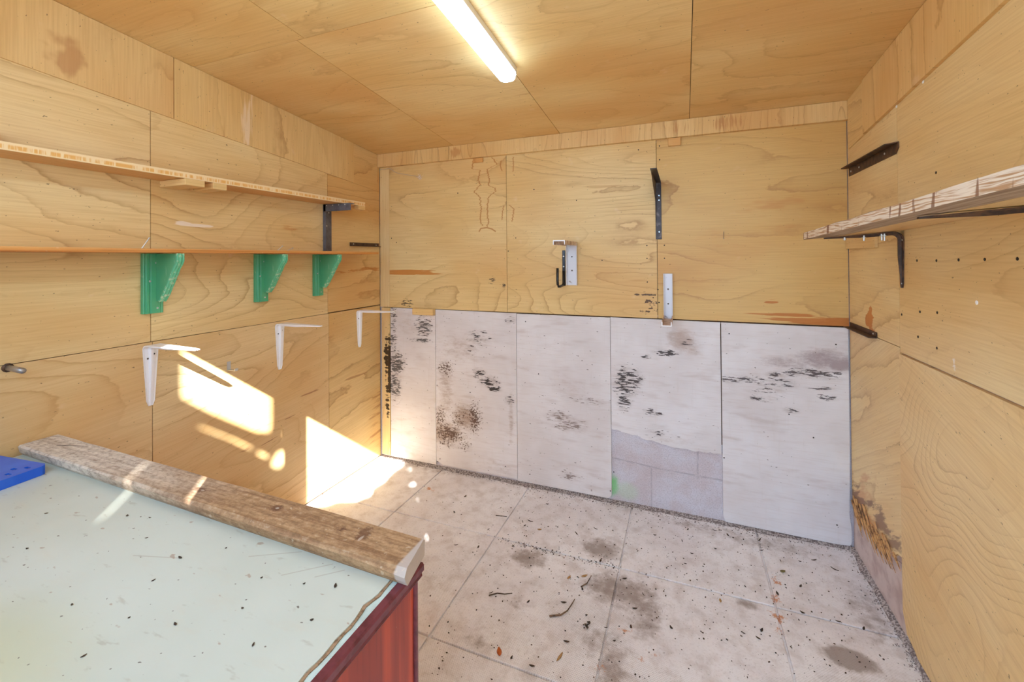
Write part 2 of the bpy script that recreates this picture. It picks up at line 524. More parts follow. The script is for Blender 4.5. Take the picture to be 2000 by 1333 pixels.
# water run marks: jagged pair of outlines, each a polyline with fine zigzags
def zig(pts, amp, seed, step=.012):
    q = random.Random(seed); out = [pts[0]]
    for (a, b) in zip(pts[:-1], pts[1:]):
        L = math.dist(a, b); k = max(1, int(L / step))
        for i in range(1, k + 1):
            t = i / k
            out.append((a[0] + (b[0] - a[0]) * t + q.uniform(-amp, amp), a[1] + (b[1] - a[1]) * t))
    return out
streak_o = ([(.10, 1.285, .65, .030, 1.1)], srgb(196, 122, 44), (3, 60), .55, .70, .85)
mould_b = ([(.86, 1.24, .05, .06, .7), (.94, 1.20, .03, .05, .7), (.22, 1.075, .10, .05, .75)], srgb(60, 46, 38), (26, 120), .62, .85, .9)
RUNC = srgb(176, 112, 48)
def runs_left(n, c, P):
    X, Z = P[0], P[2]
    a = n.run(X, Z, [(.739, 2.01), (.721, 1.949), (.780, 1.939), (.768, 1.873), (.780, 1.845), (.738, 1.80), (.779, 1.765), (.787, 1.689), (.781, 1.636), (.778, 1.609), (.795, 1.582)], .0065, .034, 1.3)
    b = n.run(X, Z, [(.863, 2.01), (.898, 1.964), (.828, 1.938), (.845, 1.873), (.838, 1.833), (.885, 1.817), (.885, 1.796), (.838, 1.761), (.829, 1.687), (.831, 1.634), (.837, 1.602), (.828, 1.575)], .0065, .034, 5.1)
    t = n.math('MAXIMUM', a, b)
    t = n.math('MAXIMUM', t, n.run(X, Z, [(.926, 1.985), (.920, 1.951), (.932, 1.919)], .005, .02, 8.))
    t = n.math('MAXIMUM', t, n.run(X, Z, [(.941, 1.703), (.932, 1.661), (.929, 1.614)], .005, .03, 9.))
    t = n.math('MAXIMUM', t, n.lines(n.comb(X, Z, 0), [(.771, 1.548), (.783, 1.566), (.825, 1.570), (.860, 1.560), (.883, 1.545)], .006))
    return n.mix(n.math('MULTIPLY', t, .8), c, RUNC)
def runs_mid(n, c, P):
    X, Z = P[0], P[2]
    t = n.math('MAXIMUM', n.run(X, Z, [(1.006, 2.0), (1.008, 1.949), (1.005, 1.908)], .005, .02, 2.), n.run(X, Z, [(.975, 1.706), (1.009, 1.679), (1.003, 1.637), (.994, 1.601)], .0065, .034, 3.))
    return n.mix(n.math('MULTIPLY', t, .75), c, RUNC)
m1 = plywood('plywood back left', 'x', 'z', 11, tint=(.98, .95, .86), rings=9, su=.7, sv=2., marks=[streak_o, mould_b, ([(.0, 1.6, .06, .6, .4)], srgb(190, 140, 90), (5, 5), .3, .8, .5)], extra=runs_left)
m2 = plywood('plywood back middle', 'x', 'z', 12, tint=(.95, .90, .78), rings=15, su=.5, sv=2.6, marks=[
    ([(1.78, 1.17, .10, .012, 1.), (1.80, 1.13, .07, .03, .7), (1.82, 1.10, .05, .05, .6), (1.77, 1.08, .1, .02, .5)], srgb(66, 42, 28), (40, 60), .62, .8, .9)], extra=runs_mid)
m3 = plywood('plywood back right', 'x', 'z', 13, tint=(.84, .71, .48), rings=8, su=.7, sv=2.4, marks=[
    ([(2.72, 1.06, .62, .035, 1.2), (2.45, 1.085, .30, .02, 1.), (2.38, 1.15, .06, .03, .6)], srgb(184, 108, 40), (3, 60), .55, .72, .85),
    ([(2.3, 1.55, .45, .25, .45)], srgb(196, 138, 72), (3, 12), .4, .9, .6)])
for (a0, a1), m in (((.001, .960), m1), ((.960, 1.843), m2), ((1.843, W - .001), m3)):
    sheet('plywood_panel', 'B', rect(a0, a1, 1.042, 2.101), m, wb, t=.011)

# dark strips added behind the open joints in place of gap shadow
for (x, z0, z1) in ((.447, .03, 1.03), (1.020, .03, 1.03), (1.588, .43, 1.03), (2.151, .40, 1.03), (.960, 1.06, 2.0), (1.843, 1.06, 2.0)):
    build('joint_shadow_strip', new_box(x - .010, x + .010, .0112, .0124, z0, z1), M['dark_gap'], wb)
build('joint_shadow_strip', new_box(.02, W - .02, .0112, .0124, 1.034, 1.048), M['dark_gap'], wb)
BD = [
    ('B1', (.087, .447), .018, dict(seed=1,
        soft=[([(.12, .62, .10, .45, .55), (.25, .92, .2, .12, .5), (.2, .08, .25, .10, .5)], srgb(178, 156, 134), .5)],
        stains=[([(.36, .93, .08, .10, .75), (.33, .83, .10, .02, .8), (.14, .66, .09, .10, .8), (.12, .50, .07, .12, .75), (.10, 1.0, .06, .05, .7), (.11, .8, .04, .3, .55)], BLK, (30, 120), .66, .8)])),
    ('B2', (.447, 1.020), .024, dict(seed=2,
        soft=[([(.50, .24, .26, .13, .9), (.66, .36, .15, .13, 1.), (.52, .5, .10, .3, .6), (.6, .8, .3, .2, .4), (.98, .4, .03, .3, .6), (.9, .08, .2, .08, .4)], srgb(150, 122, 98), .75)],
        stains=[([(.83, .60, .10, .05, .95), (.87, .565, .07, .03, 1.05), (.76, .65, .08, .05, .75), (.70, .90, .0001, .0001, .1), (.76, .87, .11, .08, .72), (.71, .80, .06, .05, .72), (.97, .50, .05, .04, .7), (.98, 1.0, .06, .05, .7)], BLK, (24, 115), .735, .95),
                ([(.73, .36, .07, .13, .85), (.54, .24, .16, .07, .95), (.62, .34, .10, .12, .55), (.48, .32, .06, .12, .75), (.66, .17, .08, .05, .6), (.52, .66, .08, .07, .7), (.52, .18, .1, .06, .6)], srgb(84, 58, 42), FINE, .70, .9)])),
    ('B3', (1.020, 1.588), .017, dict(seed=3,
        soft=[([(1.35, .62, .3, .12, .45), (1.35, .4, .2, .1, .6), (1.2, .85, .25, .2, .3)], srgb(172, 152, 142), .45)],
        stains=[([(1.28, .44, .12, .05, .72), (1.36, .40, .12, .05, .72), (1.30, .38, .08, .03, .7), (1.45, .55, .2, .03, .5), (1.35, .10, .10, .03, .7)], GRY, STREAK, .70, .85)])),
    ('B4', (1.588, 2.150), None, dict(seed=4,
        soft=[([(1.96, .93, .12, .10, 1.), (1.92, .95, .06, .05, 1.), (2.02, .88, .08, .06, .7), (1.90, .4, .25, .05, .4)], srgb(168, 142, 122), .6)],
        stains=[([(1.665, .68, .085, .13, .92), (1.72, .70, .06, .08, .95), (1.66, .57, .06, .06, .85), (1.88, .86, .09, .025, 1.0), (1.78, .83, .04, .02, .8), (1.80, .53, .05, .03, .85), (1.84, .53, .04, .02, .8), (1.82, .42, .07, .03, .7), (2.0, .92, .08, .04, .6)], srgb(48, 40, 40), (24, 120), .73, .92)])),
    ('B5', (2.152, 2.694), .013, dict(seed=5,
        soft=[([(2.60, .88, .20, .08, 1.), (2.66, .86, .10, .06, 1.2), (2.45, .85, .25, .05, .6)], srgb(142, 122, 122), .75)],
        stains=[([(2.56, .81, .17, .035, .98), (2.48, .80, .12, .03, .85), (2.40, .78, .06, .04, .85), (2.27, .755, .15, .03, .82), (2.19, .745, .07, .025, .85), (2.36, .70, .1, .04, .7), (2.42, .75, .09, .035, .8), (2.58, .74, .08, .015, .85), (2.61, .70, .06, .02, .85), (2.33, .66, .1, .02, .72), (2.46, .62, .05, .02, .8), (2.34, .74, .05, .02, .8)], srgb(66, 56, 58), (26, 130), .735, .9)])),
]
for (nm, (a0, a1), z0, kw) in BD:
    m = white_board('white painted board ' + nm, **kw)
    if nm == 'B4':
        bot = ragged(a0 + G, .412, 1.70, .392, 8, .004, 1) + ragged(1.70, .392, 1.90, .358, 10, .005, 2)[1:] + ragged(1.90, .358, a1 - G, .352, 14, .005, 3)[1:]
        pts = bot + [(a1 - G, 1.036), (a0 + G, 1.038)]
    elif nm == 'B5':
        pts = [(a0 + .012, z0), (2.62, z0 - .004), (2.69, z0), (2.697, .03), (2.697, .09), (2.688, .17), (2.690, .18), (2.694, .45), (2.694, 1.036), (a0 + G, 1.036), (a0 + G, z0 + .03)]
    elif nm == 'B3':
        pts = [(a0 + G, z0), (a1 - .02, z0), (a1 - G, z0 + .02), (a1 - G, 1.036), (a0 + G, 1.036)]
    elif nm == 'B2':
        pts = [(a0 + G, z0 + .02), (a0 + .03, z0 + .012), (a0 + .05, z0), (a1 - G, z0), (a1 - G, 1.038), (a0 + G, 1.040)]
    else:
        pts = [(a0 + G, z0), (a1 - G, z0), (a1 - G, 1.040), (a0 + G, 1.040)]
    sheet('white_board', 'B', pts, m, wb, t=.011, at=.0015)

# mould-stained narrow timber strip in the left corner, below the plywood
strip_m = plywood('mouldy strip', 'z', 'x', 21, rings=4, marks=[([(.62, .075, .36, .024, 1.1), (.70, .05, .25, .03, .8), (.40, .06, .2, .03, .7)], srgb(48, 34, 26), (60, 16), .42, .62, .95)])
sheet('timber_strip', 'B', rect(.012, .083, .02, 1.040), strip_m, wb, t=.011, at=.0005)
# patched veneer strip above it
sheet('veneer_strip', 'B', rect(.004, .083, 1.044, 2.0), plywood('veneer strip', 'z', 'x', 22, rings=3, lines=.3), wb, t=.001, at=.0012)

# nail heads on the back wall sheets
nail_m = flat_mat('dark nail', srgb(52, 44, 40), .5, .6)
def nails(parent, plane, pts, r=.0035, m=None):
    for i, (a, z) in enumerate(pts):
        bm = bmesh.new()
        if plane == 'B': disc(bm, (a, -.0012, z), (0, -1, 0), r, .0015, 8)
        elif plane == 'L': disc(bm, (.0, a, z), (1, 0, 0), r, .0015, 8)
        else: disc(bm, (W, a, z), (-1, 0, 0), r, .0015, 8)
        c = bm.verts[:][0].co
        best = parent
        for ch in parent.children:          # the sheet this nail is driven into
            b = [Vector(q_) for q_ in ch.bound_box]
            if ch.name.split('.')[0] in ('plywood_panel', 'white_board') and all(min(q_[i] for q_ in b) - .02 <= c[i] <= max(q_[i] for q_ in b) + .02 for i in range(3)):
                best = ch
        build('nail_head', bm, m or nail_m, best)
nails(wb, 'B', [(2.19, .98), (2.645, .955), (1.79, 1.44), (1.88, 1.44), (1.79, 1.37), (1.88, 1.37), (1.79, 1.24), (1.845, 1.20), (1.82, 1.155), (1.85, 1.13),
                (1.545, 1.36), (1.02, 1.50), (.97, 1.42), (.10, 1.52), (.14, 1.49), (.62, 1.80), (1.14, 1.79), (1.40, 1.71), (1.60, .17), (1.58, .06), (1.10, .07), (.94, .09),
                (2.16, .34), (2.64, .10), (1.08, .99), (.475, .06), (2.45, .60), (1.86, 1.905), (1.86, 1.98), (1.16, .68), (.70, .52), (1.75, 1.97), (2.55, .5)])
# --- right wall
bm = bmesh.new()
prism(bm, [(W + .010, YF, -.05), (W + .010, .1, -.05), (W + .010, .1, ceil_z(.1)), (W + .010, YF, ceil_z(YF))], (.1, 0, 0))
wr = base_wall('wall_right', bm, M['render'], 'right wall lined with plywood sheets, rotten at the bottom corner')
right_stain = ([(-.235, 1.10, .07, .07, 1.), (-.25, 1.055, .09, .03, 1.1), (-.25, 1.15, .03, .04, 1.)], srgb(190, 112, 40), (12, 20), .55, .72, .85)
rot_mark = ([(.0, .24, .30, .16, 1.2), (-.35, .30, .30, .10, .9), (-.12, .20, .3, .12, 1.1)], srgb(120, 84, 66), (8, 30), .45, .85, .8)
mra = plywood('plywood right corner low', 'y', 'z', 31, rings=5, rot=-.5, marks=[([(-.2, .30, .4, .22, .6)], srgb(200, 140, 90), (6, 20), .4, .9, .6), rot_mark])
mrb = plywood('plywood right low', 'y', 'z', 32, rings=32, su=1.3, sv=1.2, rot=.25, lines=.62, tint=(1.02, 1.0, .98))
mrc = plywood('plywood right corner high', 'y', 'z', 33, rings=5, marks=[right_stain])
mrd = plywood('plywood right high', 'y', 'z', 34, rings=13, su=.7, sv=2.2, lines=.45, marks=[([(-.88, .99, .06, .05, .8), (-.85, 1.06, .02, .03, .8)], srgb(240, 232, 224), (40, 60), .55, .8, .8)])
jag = [(-.003, .30), (-.010, .205), (-.03, .165), (-.05, .175), (-.075, .215), (-.09, .16), (-.10, .15), (-.112, .225), (-.16, .215), (-.19, .19), (-.21, .205), (-.24, .185), (-.262, .165), (-.28, .20), (-.32, .225), (-.36, .22), (-.40, .255), (-.44, .25), (-.47, .275), (-.511, .285)]
sheet('plywood_panel', 'R', jag + [(-.511, 1.043), (-.003, 1.043)], mra, wr)
sheet('plywood_panel', 'R', [(-.512, 1.046), (-.003, 1.046), (-.003, ceil_z(0) - .001), (-.512, ceil_z(-.512) - .001)], mrc, wr)
sheet('plywood_panel', 'R', [(-.5145, .30), (-.516, .10), (-.53, .075), (-.545, .04), (-.60, .028), (-.62, .018), (YF + .01, .018), (YF + .01, 1.022), (-.5145, 1.022)], mrb, wr, at=.004, t=.014)
sheet('plywood_panel', 'R', [(YF + .01, 1.028), (-.5145, 1.028), (-.5145, ceil_z(-.5145) - .001), (YF + .01, ceil_z(YF) - .001)], mrd, wr)
# low rendered kerb of the rotten corner, seen below the torn plywood
bm = bmesh.new()
prism(bm, [(W + .012, -.52, -.01), (W + .012, -.005, -.01), (W + .012, -.005, .19), (W + .012, -.10, .17), (W + .012, -.3, .2), (W + .012, -.52, .26)], (-.006, 0, 0))
build('render_patch', bm, M['render'], wr)
# splintered fibres hanging from the torn edge
fib_m = flat_mat('splintered wood', srgb(204, 158, 104), .8, 0, srgb(122, 86, 58), 40)
bm = bmesh.new(); q = random.Random(3)
for i in range(46):
    y = q.uniform(-.48, -.01); z = .24 + q.uniform(-.02, .05) - (.02 if y > -.1 else 0)
    L = q.uniform(.05, .16); a = R(q.uniform(25, 45))
    p0 = Vector((W - .002 - q.uniform(0, .003), y, z)); p1 = p0 + Vector((0, -L * math.cos(a), -L * math.sin(a) * .9))
    if p1.y < -.505: continue
    tube(bm, [p0, (p0 + p1) / 2 + Vector((-.002, 0, 0)), p1], [.0035, .003, .0008], 5)
build('torn_veneer', bm, fib_m, wr)
nails(wr, 'R', [(-.645, 1.359), (-.765, 1.36), (-.881, 1.363), (-.996, 1.365), (-1.114, 1.367), (-.66, 1.19), (-.765, 1.20), (-.645, 1.105), (-.76, 1.09), (-.53, 1.165),
                (-.655, .77), (-.76, .735), (-.88, .71), (-.64, .84), (-.88, .98), (-.88, .83), (-1.09, .76), (-.77, 1.63), (-1.05, .68)], r=.0045)
plug_m = flat_mat('white plug', srgb(236, 236, 232), .5)
nails(wr, 'R', [(-.512, 1.917), (-.701, 1.936), (-.96, 1.25)], r=.006, m=plug_m)

# --- ceiling
bm = bmesh.new()
prism(bm, [(-.1, .1, ceil_z(.1) + .010), (W + .1, .1, ceil_z(.1) + .010), (W + .1, YF - .15, ceil_z(YF - .15) + .010), (-.1, YF - .15, ceil_z(YF - .15) + .010)], (0, 0, .08))
ce = tag(build('ceiling', bm, M['dark_gap']), 'sloping ceiling of tan plywood sheets with dark joints', 'ceiling', kind='structure')
cp = [((.0, .605), (0, -1.245), 41, dict(tint=(.95, .88, .78), rings=6)), ((.605, 1.310), (0, -1.245), 42, dict(tint=(1., .96, .9), rings=8)),
      ((1.310, 2.012), (0, -1.9), 43, dict(tint=(.98, .92, .84), rings=9)), ((2.012, W), (0, -1.9), 44, dict(tint=(.94, .86, .76), rings=5)),
      ((.0, .645), (-1.245, YF), 45, dict(tint=(.96, .9, .8), rings=8)), ((.645, 1.31), (-1.245, YF), 46, dict(tint=(.96, .9, .8), rings=8)),
      ((1.31, 2.012), (-1.9, YF), 47, {}), ((2.012, W), (-1.9, YF), 48, {})]
for (x0, x1), (y0, y1), sd, kw in cp:
    m = plywood('plywood ceiling %d' % sd, 'x', 'y', sd, **dict(dict(su=.7, sv=2.4, lines=.5), **kw))
    sheet('plywood_panel', 'C', [(x0 + G, y0 - G), (x1 - G, y0 - G), (x1 - G, y1 + G), (x0 + G, y1 + G)], m, ce, t=.009)

# --- trims: upper strips of the side walls, back beam
def trim(name, parts, label):
    root = bpy.data.objects.new(name, None); COL.objects.link(root)
    tag(root, label, 'trim', kind='structure')
    for bm, m in parts:
        build('plywood_strip', bm, m, root)
    return root
def strip_bm(plane, y0, y1, z0, z1, t):
    bm = bmesh.new()
    x = 0 if plane == 'L' else W
    sgn = 1 if plane == 'L' else -1
    prism(bm, [(x, y0, z0), (x, y1, z1), (x, y1, ceil_z(y1) - .0015), (x, y0, ceil_z(y0) - .0015)], (sgn * t, 0, 0))
    return bm
zl = lambda y: 1.845 - .0935 * y
MSt = ([(-1.72, 2.10, .16, .12, .8)], srgb(170, 110, 62), (10, 8), .4, .9, .55)
trim('trim_1', [(strip_bm('L', YF, -1.326, zl(YF), zl(-1.326), .007), plywood('strip left near', 'z', 'y', 51, rings=6, tint=(.96, .88, .78), marks=[([(2.10, -1.68, .12, .12, .9)], srgb(168, 106, 58), (8, 10), .4, .9, .5)])),
                (strip_bm('L', -1.322, -.262, zl(-1.322), zl(-.262), .007), plywood('strip left mid', 'z', 'y', 52, rings=6, tint=(.98, .92, .83), marks=[([(2.06, -1.0, .25, .06, .9)], srgb(238, 218, 186), (3, 40), .45, .8, .7)])),
                (strip_bm('L', -.258, -.03, zl(-.258), zl(-.03), .003), plywood('strip left far', 'y', 'z', 53, rings=4, tint=(.95, .86, .74)))],
     'plywood strip along the top of the left wall under the ceiling')
zr = lambda y: 1.870 - .098 * y
trim('trim_2', [(strip_bm('R', YF, -.226, zr(YF), zr(-.226), .012), plywood('strip right near', 'z', 'y', 54, rings=5, tint=(1., .95, .88))),
                (strip_bm('R', -.222, -.03, zr(-.222), zr(-.03), .006), plywood('strip right far', 'y', 'z', 55, rings=4, tint=(.96, .9, .8)))],
     'plywood strip along the top of the right wall under the ceiling')
bmt1 = new_box(.001, .567, -.026, 0, 2.014, ceil_z(-.026) - .0015)
bmt2 = new_box(.570, W - .001, -.026, 0, 2.014, ceil_z(-.026) - .0015)
tb = dict(rings=7, su=.8, sv=5.5, tint=(.95, .86, .74))
trim('trim_3', [(bmt1, plywood('beam left', 'z', 'x', 56, **tb)), (bmt2, plywood('beam right', 'z', 'x', 57, marks=[([(2.06, .62, .06, .07, 1.1), (2.06, 2.18, .07, .12, .9), (2.06, 1.95, .07, .1, .6)], srgb(182, 122, 64), (6, 110), .5, .95, .6)], **tb))],
     'plywood board along the top of the back wall under the ceiling')

# --- front of the shed, behind the camera: added unseen, openings shaped for the light
def holed_wall(x0, x1, z0, z1, y0, y1, holes):
    X = sorted({x0, x1, *[min(max(v, x0), x1) for h in holes for v in h[:2]]})
    Z = sorted({z0, z1, *[min(max(v, z0), z1) for h in holes for v in h[2:]]})
    bm = bmesh.new()
    for a, b in zip(X[:-1], X[1:]):
        run = None
        for c, d in zip(Z[:-1], Z[1:]):
            mx, mz = (a + b) / 2, (c + d) / 2
            solid = not any(h[0] < mx < h[1] and h[2] < mz < h[3] for h in holes)
            if solid:
                run = [c, d] if run is None else [run[0], d]
            if (not solid or d == Z[-1]) and run:
                box(bm, a, b, y0, y1, run[0], run[1]); run = None
    return bm
k = -SUN.x / SUN.y; kz = -SUN.z / SUN.y
def back(y, z, x=0.):      # point of the front plane that the sun passes to reach (x, y, z)
    return x + k * (y - YF), z + kz * (y - YF)
xa, za = back(-1.305, 1.027); xb, _ = back(-.858, .6); _, zb = back(-1.305, .813)
xc, zc = back(-.636, .514); xd, _ = back(-.20, 0)
holes = [(.12, 1.70, 1.36, za), (xc, 2.62, -.03, za)]
bm = holed_wall(-.1, W + .1, -.05, ceil_z(YF), YF - .02, YF, holes)
front_m = plywood('added unseen front boards', 'z', 'x', 61, rings=8)
wf = tag(build('added_front_wall', bm, front_m), 'unseen boarded front of the shed, added with openings shaped to let in the light', 'wall', kind='structure')
# tall unseen blocker added outside on the right; openings cut to shape the sun patches
XS = 3.9
def back_x(x, y, z):
    t = (XS - x) / -SUN.x
    return (XS, y - SUN.y * t, z - SUN.z * t)
blocker = build('sun_blocker', new_box(XS, XS + .03, -7.8, -4.1, -.05, 6.4), flat_mat('pale sun blocker', srgb(222, 218, 212), .9, 0, srgb(206, 202, 196), 4))
tag(blocker, 'tall pale unseen wall added outside to block the sun, with openings cut for the sun patches', 'wall', kind='structure')
q = random.Random(12)
def opening(pts):
    return build('c', prism(bmesh.new(), [Vector(back_x(*p)) - Vector((.05, 0, 0)) for p in pts], (.13, 0, 0)), None)
def blob(c, a, b, n=14, rot=0., z_axis=True):
    out = []
    for i in range(n):
        t = 2 * math.pi * i / n; r = q.uniform(.85, 1.15)
        u, v = a * r * math.cos(t), b * r * math.sin(t)
        u, v = u * math.cos(rot) - v * math.sin(rot), u * math.sin(rot) + v * math.cos(rot)
        out.append((c[0], c[1] + u, c[2] + v) if z_axis else (c[0] + v, c[1] + u, c[2]))
    return out
ops = [
    # bright panel on the left wall
    [(0, -1.318, 1.036), (0, -1.318, .821), (0, -1.19, .712), (0, -.95, .528), (0, -.880, .500), (0, -.870, .525), (0, -.868, .665), (0, -.893, .700)],
    # big patch in the left back corner, wall and floor
    [(0, -.78, .80), (0, .20, .22), (.222, -.05, 0), (.215, -.16, 0), (.240, -.28, 0), (.225, -.36, 0), (.265, -.43, 0), (.226, -.505, 0), (.13, -.545, 0), (.10, -.60, 0), (.006, -.64, 0), (0, -.80, .0)],
    # little sunbeams
    blob((0, -.803, .462), .016, .042),
    blob((0, -.83, .345), .060, .050, rot=-.4),
]
for (x, y, w_, l_) in ((.29, -.085, .016, .035), (.415, -.235, .022, .045), (.546, -.364, .015, .045), (.636, -.464, .010, .02), (.775, -.633, .018, .04)):
    ops.append([(x - l_ * k, y + l_ + w_ * 0, 0) for k in ()] or blob((x, y, 0), l_ * .8, w_ * 1.3, 10, rot=.7, z_axis=False))
for (y0, z0, y1, z1, h_) in ((-1.25, .676, -1.06, .53, .006), (-1.10, .565, -.98, .462, .012), (-.97, .45, -.89, .385, .016)):
    ops.append([(0, y0, z0), (0, y0, z0 - h_), (0, y1, z1 - h_), (0, y1, z1)])
for (x, y, z, w_, l_) in ((.585, -1.790, .775, .017, .085), (.825, -1.795, .765, .015, .035), (.79, -1.735, .795, .017, .045)):
    ops.append([(x + a * w_, y - 0, z + b * l_) for a, b in ((-1, -1), (1, -1), (1, 1), (-1, 1))])
cut(blocker, [opening(o) for o in ops])

# ================================================================== THINGS
# ------------------------------------------------------------------ ceiling batten light
def led_mat():
    n = NT('lit opal diffuser', .4)
    n.b.inputs['Base Color'].default_value = (.9, .9, .9, 1)
    n.b.inputs['Emission Color'].default_value = (.765, 1.04, 1.36, 1)
    n.b.inputs['Emission Strength'].default_value = LED
    return n.m
M['white_plastic'] = flat_mat('white plastic', srgb(228, 222, 210), .4)
bx0, bx1, by0, by1 = 1.264, 1.338, -.785, -2.02
ang = math.atan(CS)
lamp = thing('batten_light', 'long white LED batten light glowing on the ceiling', 'ceiling light', (0, by0, ceil_z(by0)), (ang, 0, 0))
L = (by0 - by1) / math.cos(ang)
body = new_box(bx0 + .006, bx1 - .002, -L + .01, -.006, -.034, 0, bev=.002)
build('lamp_body', body, M['white_plastic'], lamp)
secs = []
def prof(inset, drop):
    xm, w = (bx0 + bx1) / 2, (bx1 - bx0) / 2 - inset
    out = [(-w, -.030)]
    for i in range(11):
        t = math.pi * (1 - i / 10)
        out.append((w * math.copysign(abs(math.cos(t)) ** .6, math.cos(t)), -.040 - (drop) * math.sin(t) ** .8))
    out.append((w, -.030))
    return [(xm + a, b) for a, b in out]
for (y, ins, dr) in ((0, .030, .006), (-.004, .016, .014), (-.012, .006, .022), (-.026, 0, .026), (-L + .026, 0, .026), (-L + .004, .016, .014), (-L, .03, .006)):
    secs.append([(x, y, z) for x, z in prof(ins, dr)])
build('diffuser', loft(bmesh.new(), secs), led_mat(), lamp, smooth=True)

# ------------------------------------------------------------------ shelves on the left wall
def ply_edge():
    n = NT('plywood shelf', .5, .3)
    P = n.sep(n.pos())
    uv = n.comb(P[1], P[0], 3)
    fib = n.noise(n.scale(uv, (5, 150, 1)), 1., 2)
    c = n.mix(n.ramp(fib, .3, .8), srgb(222, 178, 118), srgb(196, 148, 90))
    nrm = n.sep(n.t.nodes.new('ShaderNodeNewGeometry').outputs['Normal'])
    ed = n.ramp(n.math('ABSOLUTE', nrm[0]), .8, .9)
    bar = n.noise(n.comb(n.math('MULTIPLY', P[1], 105), n.math('MULTIPLY', P[2], 9), 0), 1., 3, .6)
    mid = n.math('MULTIPLY', n.ramp(P[2], 1.704, 1.709), n.ramp(P[2], 1.722, 1.716))
    ec = n.mix(n.math('MULTIPLY', n.ramp(bar, .40, .56), mid), srgb(238, 212, 164), srgb(226, 172, 96))
    n.color(n.mix(ed, c, ec))
    n.bump(bar, .2, .001)
    return n.m
UZ0, UZ1 = 1.702, 1.727
sh = new_box(.0015, .150, -2.70, -.325, UZ0, UZ1, bev=.001)
tag(build('upper_shelf', sh, ply_edge()), 'upper plywood shelf with a striped cut edge along the left wall', 'shelf')

off_m = plywood('offcut wood', 'x', 'z', 71, rings=4, tint=(.98, .9, .78))
def offcut(x0, x1, y0, y1, z0, z1, label, m=off_m, bev=.0015, group=None):
    return tag(build('wood_block', new_box(x0, x1, y0, y1, z0, z1, bev=bev), m), label, 'wood block', group)
offcut(.002, .162, -1.375, -1.300, UZ0 - .027, UZ0 - .001, 'small wood block under the upper shelf, nearer of the adjoining pair')
offcut(.002, .158, -1.262, -1.205, UZ0 - .027, UZ0 - .001, 'small wood block under the upper shelf, farther of the adjoining pair')
offcut(.125, .158, -.395, -.335, UZ0 - .024, UZ0 - .001, 'tiny wood block under the far end of the upper shelf')

def orange_pine():
    n = NT('orange pine', .5, .3)
    P = n.sep(n.pos())
    uv = n.comb(P[1], P[2], P[0])
    a = n.noise(n.scale(uv, (1.5, 160, 30)), 1., 3, .6)
    c = n.mix(n.ramp(a, .35, .7), srgb(216, 152, 82), srgb(178, 104, 46))
    top = n.ramp(P[2], 1.416, 1.420)
    c = n.mix(n.math('MULTIPLY', top, .5), c, srgb(226, 176, 110))
    d = n.noise(n.scale(uv, (30, 30, 30)), 1., 2)
    n.color(n.mix(n.ramp(d, .68, .76, 0, .6), c, srgb(236, 214, 184)))
    n.bump(a, .2, .001)
    return n.m
low = new_box(.006, .150, -2.70, -.200, 1.4075, 1.423, bev=.002)
tag(build('lower_shelf', low, orange_pine()), 'lower thin orange pine shelf on green brackets along the left wall', 'shelf')

# bent nails left standing in the lower shelf
nail_l = flat_mat('steel nail', srgb(196, 190, 180), .35, .7)
def nail(p0, p1, label, head=.0035, group=None, r=.0018):
    bm = bmesh.new()
    p0, p1 = Vector(p0), Vector(p1)
    tube(bm, [p0, (p0 + p1) / 2, p1], r, 6)
    disc(bm, p1, p1 - p0, head, .002, 8)
    return tag(build('nail', bm, nail_l), label, 'nail', group)
nail((.140, -1.512, 1.420), (.146, -1.490, 1.462), 'tall leaning nail in the lower shelf above the largest green bracket')
nail((.140, -.944, 1.420), (.146, -.919, 1.444), 'bent nail in the lower shelf edge above the middle green bracket')
nail((.140, -.890, 1.420), (.146, -.858, 1.436), 'low bent nail in the lower shelf just right of the middle green bracket')

